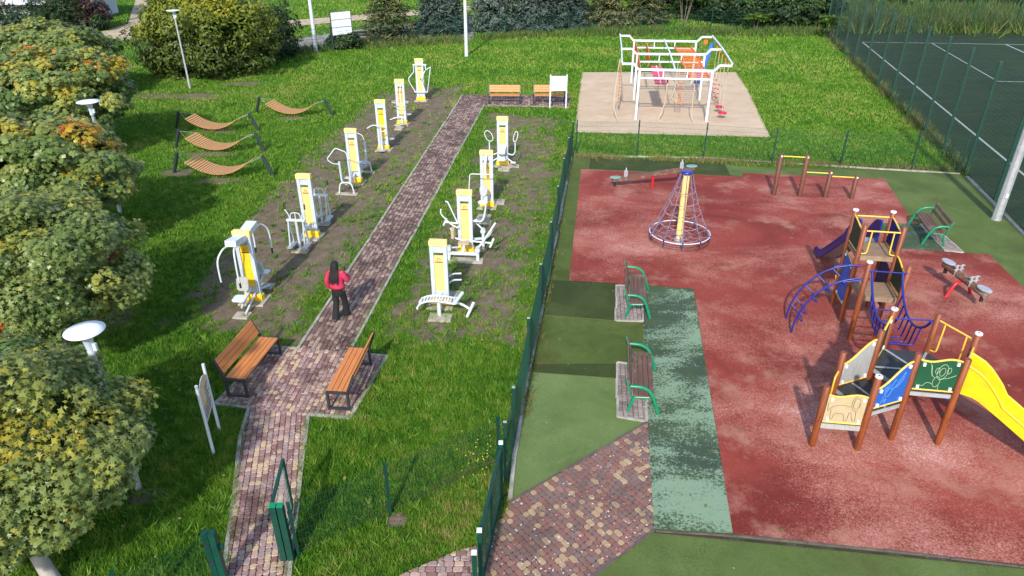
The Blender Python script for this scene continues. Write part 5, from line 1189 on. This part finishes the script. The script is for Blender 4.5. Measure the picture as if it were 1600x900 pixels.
def crown_points(c, rad, nl, lump, n, tint_fn, flat=.35, inner=.16, low=-.45, seed=0):
    """clumps of leaves on an uneven ellipsoid"""
    rg = np.random.default_rng(seed); c = np.array(c, float); rad = np.array(rad, float)
    i = np.arange(nl)+.5; ph = np.arccos(1-(1-low)*i/nl); th = np.pi*(1+5**.5)*i+rg.uniform(0, 6)
    D = np.stack([np.cos(th)*np.sin(ph), np.sin(th)*np.sin(ph), np.cos(ph)], 1)+rg.normal(0, .12, (nl, 3)); D /= np.linalg.norm(D, axis=1)[:, None]
    LC = c+D*rad*rg.uniform(.60, .97, nl)[:, None]; LR = lump*rg.uniform(.55, 1.45, nl); LT = tint_fn(D, rg, nl)
    k = rg.choice(nl, n, p=LR**2/np.sum(LR**2)); d = rg.normal(size=(n, 3)); d /= np.linalg.norm(d, axis=1)[:, None]
    out_ = D[k]; d = np.where((np.sum(d*out_, 1) < -.25)[:, None], -d, d)
    rr = LR[k]*rg.uniform(.72, 1.06, n); P = LC[k]+d*rr[:, None]*np.array([1.1, 1.1, .72])
    N = d*.55+out_*.45+np.array([0, 0, 1])*flat*2+rg.normal(0, .46, (n, 3))
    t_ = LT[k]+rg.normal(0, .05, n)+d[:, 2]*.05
    ni = int(n*inner); Pi = c+np.clip(rg.normal(0, .36, (ni, 3)), -.55, .55)*rad; return np.concatenate([P, Pi]), np.concatenate([N, rg.normal(size=(ni, 3))+[0, 0, .6]]), np.concatenate([t_, np.full(ni, .08)]), LC  # inner leaves get the darkest tint, painting in the shade inside the crown
def tree(name, label, base, c, rad, nl, lump, n, size, shape, mt, tint_fn, bark='bark', tr=.11, group=None, seed=0, cat='tree', low=-.45, flat=.35, lean=None):
    base = Vector((base[0], base[1], 0)); t_ = thing(name, label, cat, base, 0, group)
    P, N, tt, LC = crown_points(c, rad, nl, lump, n, tint_fn, flat, .16, low, seed)
    leaf_cloud('crown', P, N, size*np.random.default_rng(seed+1).uniform(.65, 1.25, len(P)), tt, shape, mt, t_, base)
    c = Vector(c); fork = base.lerp(Vector((c.x, c.y, c.z-rad[2]*.55)), .9); fork.z = max(.35, c.z-rad[2]*.8)
    tk = MB().tube([base+Z(-.2), base.lerp(fork, .5)+Vector((.03, -.02, 0)), fork], [tr*1.25, tr, tr*.85], 10).build('trunk', bark, t_, base)
    rr = random.Random(seed)
    for q in rr.sample(range(len(LC)), min(9, len(LC))):
        e = Vector(LC[q]); m_ = fork.lerp(e, .5)+Vector((0, 0, .12)); MB().tube([fork-Z(.08), m_, e], [tr*.5, tr*.32, tr*.1], 6).build('limb', bark, tk, base)
    return t_
def maple_tint(y_amt, o_amt, base=.33, topy=0, yr=(.58, .74)):
    def f(D, rg, n):
        t_ = base+rg.normal(0, .10, n)+D[:, 2]*.05; y = rg.random(n) < (y_amt+topy*np.clip(D[:, 2], 0, 1)); t_[y] = rg.uniform(*yr, y.sum()); o = rg.random(n) < o_amt; t_[o] = rg.uniform(.88, .98, o.sum()); return t_
    return f
MG = 'young maples along the left of the lawn'
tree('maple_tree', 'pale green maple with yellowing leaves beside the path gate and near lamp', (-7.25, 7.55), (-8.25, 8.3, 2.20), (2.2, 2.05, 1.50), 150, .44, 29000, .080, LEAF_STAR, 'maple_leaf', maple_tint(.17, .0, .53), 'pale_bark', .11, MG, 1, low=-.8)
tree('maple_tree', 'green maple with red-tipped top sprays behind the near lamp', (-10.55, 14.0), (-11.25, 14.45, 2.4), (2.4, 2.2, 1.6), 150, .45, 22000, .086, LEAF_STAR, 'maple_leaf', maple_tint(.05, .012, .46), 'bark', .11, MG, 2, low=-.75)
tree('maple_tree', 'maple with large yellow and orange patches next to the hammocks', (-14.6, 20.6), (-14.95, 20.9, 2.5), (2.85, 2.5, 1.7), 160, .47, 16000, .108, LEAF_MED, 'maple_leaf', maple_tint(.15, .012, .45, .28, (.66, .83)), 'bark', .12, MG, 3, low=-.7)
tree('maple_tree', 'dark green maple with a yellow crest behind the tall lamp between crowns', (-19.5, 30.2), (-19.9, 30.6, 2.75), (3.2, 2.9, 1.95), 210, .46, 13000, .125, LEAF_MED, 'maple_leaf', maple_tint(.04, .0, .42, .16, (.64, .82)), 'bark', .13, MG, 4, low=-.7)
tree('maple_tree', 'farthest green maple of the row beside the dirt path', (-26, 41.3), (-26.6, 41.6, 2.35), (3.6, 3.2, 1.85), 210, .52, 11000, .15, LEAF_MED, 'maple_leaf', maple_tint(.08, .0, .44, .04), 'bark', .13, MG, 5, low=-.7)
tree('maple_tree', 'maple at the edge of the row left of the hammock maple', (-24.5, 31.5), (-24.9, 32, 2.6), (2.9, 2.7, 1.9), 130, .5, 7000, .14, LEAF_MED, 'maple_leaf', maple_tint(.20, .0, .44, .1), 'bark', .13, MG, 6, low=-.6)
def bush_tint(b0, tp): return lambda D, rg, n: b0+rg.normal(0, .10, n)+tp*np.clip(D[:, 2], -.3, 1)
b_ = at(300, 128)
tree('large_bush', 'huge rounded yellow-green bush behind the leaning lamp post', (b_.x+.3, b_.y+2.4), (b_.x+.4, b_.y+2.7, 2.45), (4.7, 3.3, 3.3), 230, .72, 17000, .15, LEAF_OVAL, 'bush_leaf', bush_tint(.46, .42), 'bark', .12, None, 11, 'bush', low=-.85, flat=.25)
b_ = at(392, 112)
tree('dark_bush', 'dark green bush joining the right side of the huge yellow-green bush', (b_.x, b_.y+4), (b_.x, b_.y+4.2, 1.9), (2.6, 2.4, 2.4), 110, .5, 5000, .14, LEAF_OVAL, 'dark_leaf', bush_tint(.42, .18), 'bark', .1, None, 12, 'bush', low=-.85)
def shrub(label, px, py, r_, h, n, size, mt='dark_leaf', b0=.4, tp=.2, seed=0, shape=LEAF_OVAL, name='shrub', group=None):
    b_ = at(px, py); return tree(name, label, (b_.x, b_.y), (b_.x, b_.y, h*.52), (r_, r_*.85, h*.5), 60, r_*.24, n, size, shape, mt, bush_tint(b0, tp), 'bark', .06, group, seed, 'shrub', low=-.85)
shrub('dark conifer-like shrub in front of the white building', 100, 48, 2.6, 3.6, 3000, .22, 'dark_leaf', .35, .1, 21, LEAF_LONG)
shrub('purple-brown shrub beside the white building', 138, 46, 2.2, 2.6, 2500, .18, 'purple_leaf', .4, .4, 22)
shrub('low dark hedge shrub below the white building eave', 25, 52, 4.5, 2.0, 3500, .2, 'dark_leaf', .3, .1, 23)
shrub('small dark shrub by the trunk beside the dirt path', 150, 48, 1.2, 1.5, 1200, .16, 'dark_leaf', .35, .1, 24)
shrub('pale flowering shrub beside the dirt path', 226, 64, .9, 1.2, 1200, .12, 'bush_leaf', .6, .3, 25)
shrub('yellow flowering shrub on the verge of the far dirt path', 422, 47, 1.6, .9, 1200, .16, 'bush_leaf', .85, .15, 26)
shrub('small dark shrub under the white panelled board', 541, 76, 1.3, 1.3, 1500, .13, 'dark_leaf', .4, .1, 27)
for i, (px, py, r_, h) in enumerate(((1135, 34, 3.4, 3.6), (1180, 38, 3.4, 3.4), (1225, 42, 3.2, 3.6), (1262, 42, 2.8, 3.8))):
    shrub(('dense dark shrub behind the climbing frame, nearest the conifers', 'dense dark shrub with yellow tips, second from the conifers', 'dense dark shrub with yellow tips, third from the conifers', 'dense dark shrub with yellow tips against the court fence corner')[i], px, py, r_, h, 4200, .24, 'dark_leaf', .42, .34, 30+i, LEAF_OVAL, 'dense_shrub', 'dark shrubs behind the climbing frame')
for i, (px, py) in enumerate(((1060, 22), (1330, 10), (1390, 4), (1450, 8), (1530, 4), (1590, 8))):
    shrub(('leafy shrub between the conifers and the dense dark shrubs', 'green shrub behind the court corner', 'wild shrub on the bank behind the court, next to the corner', 'wild shrub on the bank behind the court end line', 'wild shrub on the bank behind the court, further along', 'wild shrub on the bank behind the court, last one')[i], px, py, 3.6, 3.4 if i else 4.2, 3200, .3, 'sumac_leaf' if i % 2 else 'dark_leaf', .42, .2, 40+i, LEAF_OVAL, 'wild_shrub', 'wild shrubs on the bank')
def rosette_plant(label, px, py, h, n, L, seed):
    rr = random.Random(seed); b_ = at(px, py); t_ = thing('sumac_plant', label, 'plant', b_, 0, 'young sumac plants'); P, N, S_z = [], [], []
    for s in range(max(3, n//9)):
        e = Vector((rr.uniform(-.5, .5)*h*.5, rr.uniform(-.5, .5)*h*.4, h*rr.uniform(.6, 1))); MB().tube([(e.x*.3, e.y*.3, -.05), e], [.04, .02], 6).build('stem', 'bark', t_)
        for k in range(9):
            a = 2*math.pi*k/9+rr.random(); d = Vector((math.cos(a), math.sin(a), rr.uniform(.1, .5))).normalized()
            for j in range(7):
                q = e+d*(L*(j+1)/7)-Z(.10*L*((j+1)/7)**2*2); sd = Vector((-d.y, d.x, 0)).normalized()
                for sgn in (-1, 1): P.append(tuple(b_+q+sd*sgn*L*.13)); N.append((rr.gauss(0, .25), rr.gauss(0, .25), 1)); S_z.append(L*.16*(1.1-.06*j))
    leaf_cloud('foliage', np.array(P), np.array(N), np.array(S_z), np.random.default_rng(seed).uniform(.35, .85, len(P)), LEAF_OVAL, 'sumac_leaf', t_, b_)
rosette_plant('bright sumac plant in front of the conifers', 1068, 36, 3.0, 54, 1.3, 1); rosette_plant('young bright sumac plant in front of the dense dark shrubs', 1180, 48, 1.6, 30, 1.2, 2); rosette_plant('young bright sumac plant at the foot of the court fence', 1298, 60, 1.7, 36, 1.2, 3)
def conifer(label, px, py, h, r_, mt, seed, b0=.5, droop=.25, dens=1.0, name='conifer', bottom=.04):
    b_ = at(px, py); rg = np.random.default_rng(seed); t_ = thing(name, label, 'tree', b_, 0, 'conifers behind the far fence')
    MB().tube([(0, 0, -.2), (0, 0, h*.5), (0, 0, h)], [.16, .10, .02], 8).build('trunk', 'bark', t_); P, N, S_z, tt = [], [], [], []; limbs = MB()
    lv = int(h*3.4*dens)
    for i in range(lv):
        u = i/lv; z = h*(bottom+(1-bottom)*u); rad = r_*(1-u)**.8*rg.uniform(.8, 1.12)+.15; nb = max(5, int(rad*7*dens))
        for k in range(nb):
            a = 2*np.pi*(k+rg.random())/nb; d = np.array([np.cos(a), np.sin(a), 0]); L = rad*rg.uniform(.75, 1.1); ns = max(3, int(L*6))
            tb = b0+rg.normal(0, .13)
            limbs.tube([(0, 0, z), tuple(d*L*.9+np.array([0, 0, z-droop*L*.7]))], [.025, .008], 4)
            for j in range(ns):
                f = (j+.6)/ns; c = d*L*f+np.array([0, 0, z-droop*L*f*f+.10*L*f**4])
                for q in range(5):
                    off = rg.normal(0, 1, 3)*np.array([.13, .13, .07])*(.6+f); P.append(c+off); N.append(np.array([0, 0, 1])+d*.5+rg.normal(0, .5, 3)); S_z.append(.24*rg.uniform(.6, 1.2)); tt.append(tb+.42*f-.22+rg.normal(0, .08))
    lo = limbs.build('limbs', 'bark', t_); lo['kind'] = 'stuff'
    leaf_cloud('needles', np.array(P)+np.array(b_), np.array(N), np.array(S_z), np.array(tt), LEAF_LONG, mt, t_, b_)
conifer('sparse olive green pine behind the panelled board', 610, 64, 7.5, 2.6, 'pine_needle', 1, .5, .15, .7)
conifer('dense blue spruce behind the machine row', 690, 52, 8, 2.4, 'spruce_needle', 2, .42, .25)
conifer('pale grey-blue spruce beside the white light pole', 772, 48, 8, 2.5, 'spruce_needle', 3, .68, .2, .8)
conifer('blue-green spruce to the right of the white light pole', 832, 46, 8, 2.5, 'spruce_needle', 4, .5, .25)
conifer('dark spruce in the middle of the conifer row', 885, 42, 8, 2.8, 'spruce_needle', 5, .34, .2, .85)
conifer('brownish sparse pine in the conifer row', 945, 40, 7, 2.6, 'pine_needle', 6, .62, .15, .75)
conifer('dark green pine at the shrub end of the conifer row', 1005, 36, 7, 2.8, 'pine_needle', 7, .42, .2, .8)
# bare pale tree and a grey trunk at the building
b_ = at(18, 52); t_ = thing('bare_tree', 'leafless pale branched tree in front of the white building', 'tree', b_); tk = MB().tube([(0, 0, -.2), (.05, 0, 1.4), (0, 0, 2.6)], [.16, .13, .1], 8).build('trunk', 'pale_bark', t_)
for a, l, z in ((.4, 2.6, 2.4), (2.6, 2.2, 2.2), (1.4, 2.4, 2.6), (3.6, 2.0, 1.4), (-.3, 2.2, 1.2), (5, 1.6, 2.0)):
    d = Vector((math.cos(a), math.sin(a)*.6, 0)); MB().tube([(0, 0, z), d*l*.4+Z(z+l*.45), d*l*.75+Z(z+l*1.0)], [.07, .045, .015], 6).build('limb', 'pale_bark', tk)
    MB().tube([d*l*.4+Z(z+l*.45), d*l*.9+Vector((.3, .2, z+l*.6))], [.03, .01], 5).build('limb', 'pale_bark', tk)
tree('tall_tree', 'grey-trunked tree beside the dirt path with its crown above', (at(149, 42)[0], at(149, 42)[1]), (at(149, 42)[0], at(149, 42)[1]+1, 8.2), (3.2, 3.2, 2.4), 60, .7, 2500, .25, LEAF_MED, 'bush_leaf', bush_tint(.4, .1), 'pale_bark', .32, None, 77)
# white low building
bx = thing('building', 'long low white building with a pale roof and a dark eave', 'building', (-56, 72, 0)); bo = bx.location
MB().box((-58.5, 74, 1.05), (32, 13, 2.1)).build('wall', 'building_wall', bx, bo); MB().box((-58.5, 74, 2.2), (33, 14, .2)).build('eave', 'dark_steel', bx, bo)
MB().plate([(-75.1, 66.9, 2.36), (-41.9, 66.9, 2.36), (-41.9, 81, 4.6), (-75.1, 81, 4.6)], .08).build('roof', 'building_white', bx, bo)
for x in (-70, -64, -58, -52, -46):
    w = MB().box((x, 67.46, 1.25), (2.0, .1, 1.0)).build('window', 'white_board', bx, bo); MB().box((x, 67.40, 1.25), (1.8, .04, .84)).build('pane', 'glass', w, bo)

PL, NL, TL = (np.array(a) for a in FALLEN)
o = leaf_cloud('fallen_leaves', PL, NL, rng.uniform(.018, .045, len(PL)), TL, LEAF_MED, 'weed_blade', None, (0, 0, 0), .2); o['kind'] = 'stuff'; tag(o, 'scattered dry fallen leaves on lawn, paving and rubber', 'leaves')
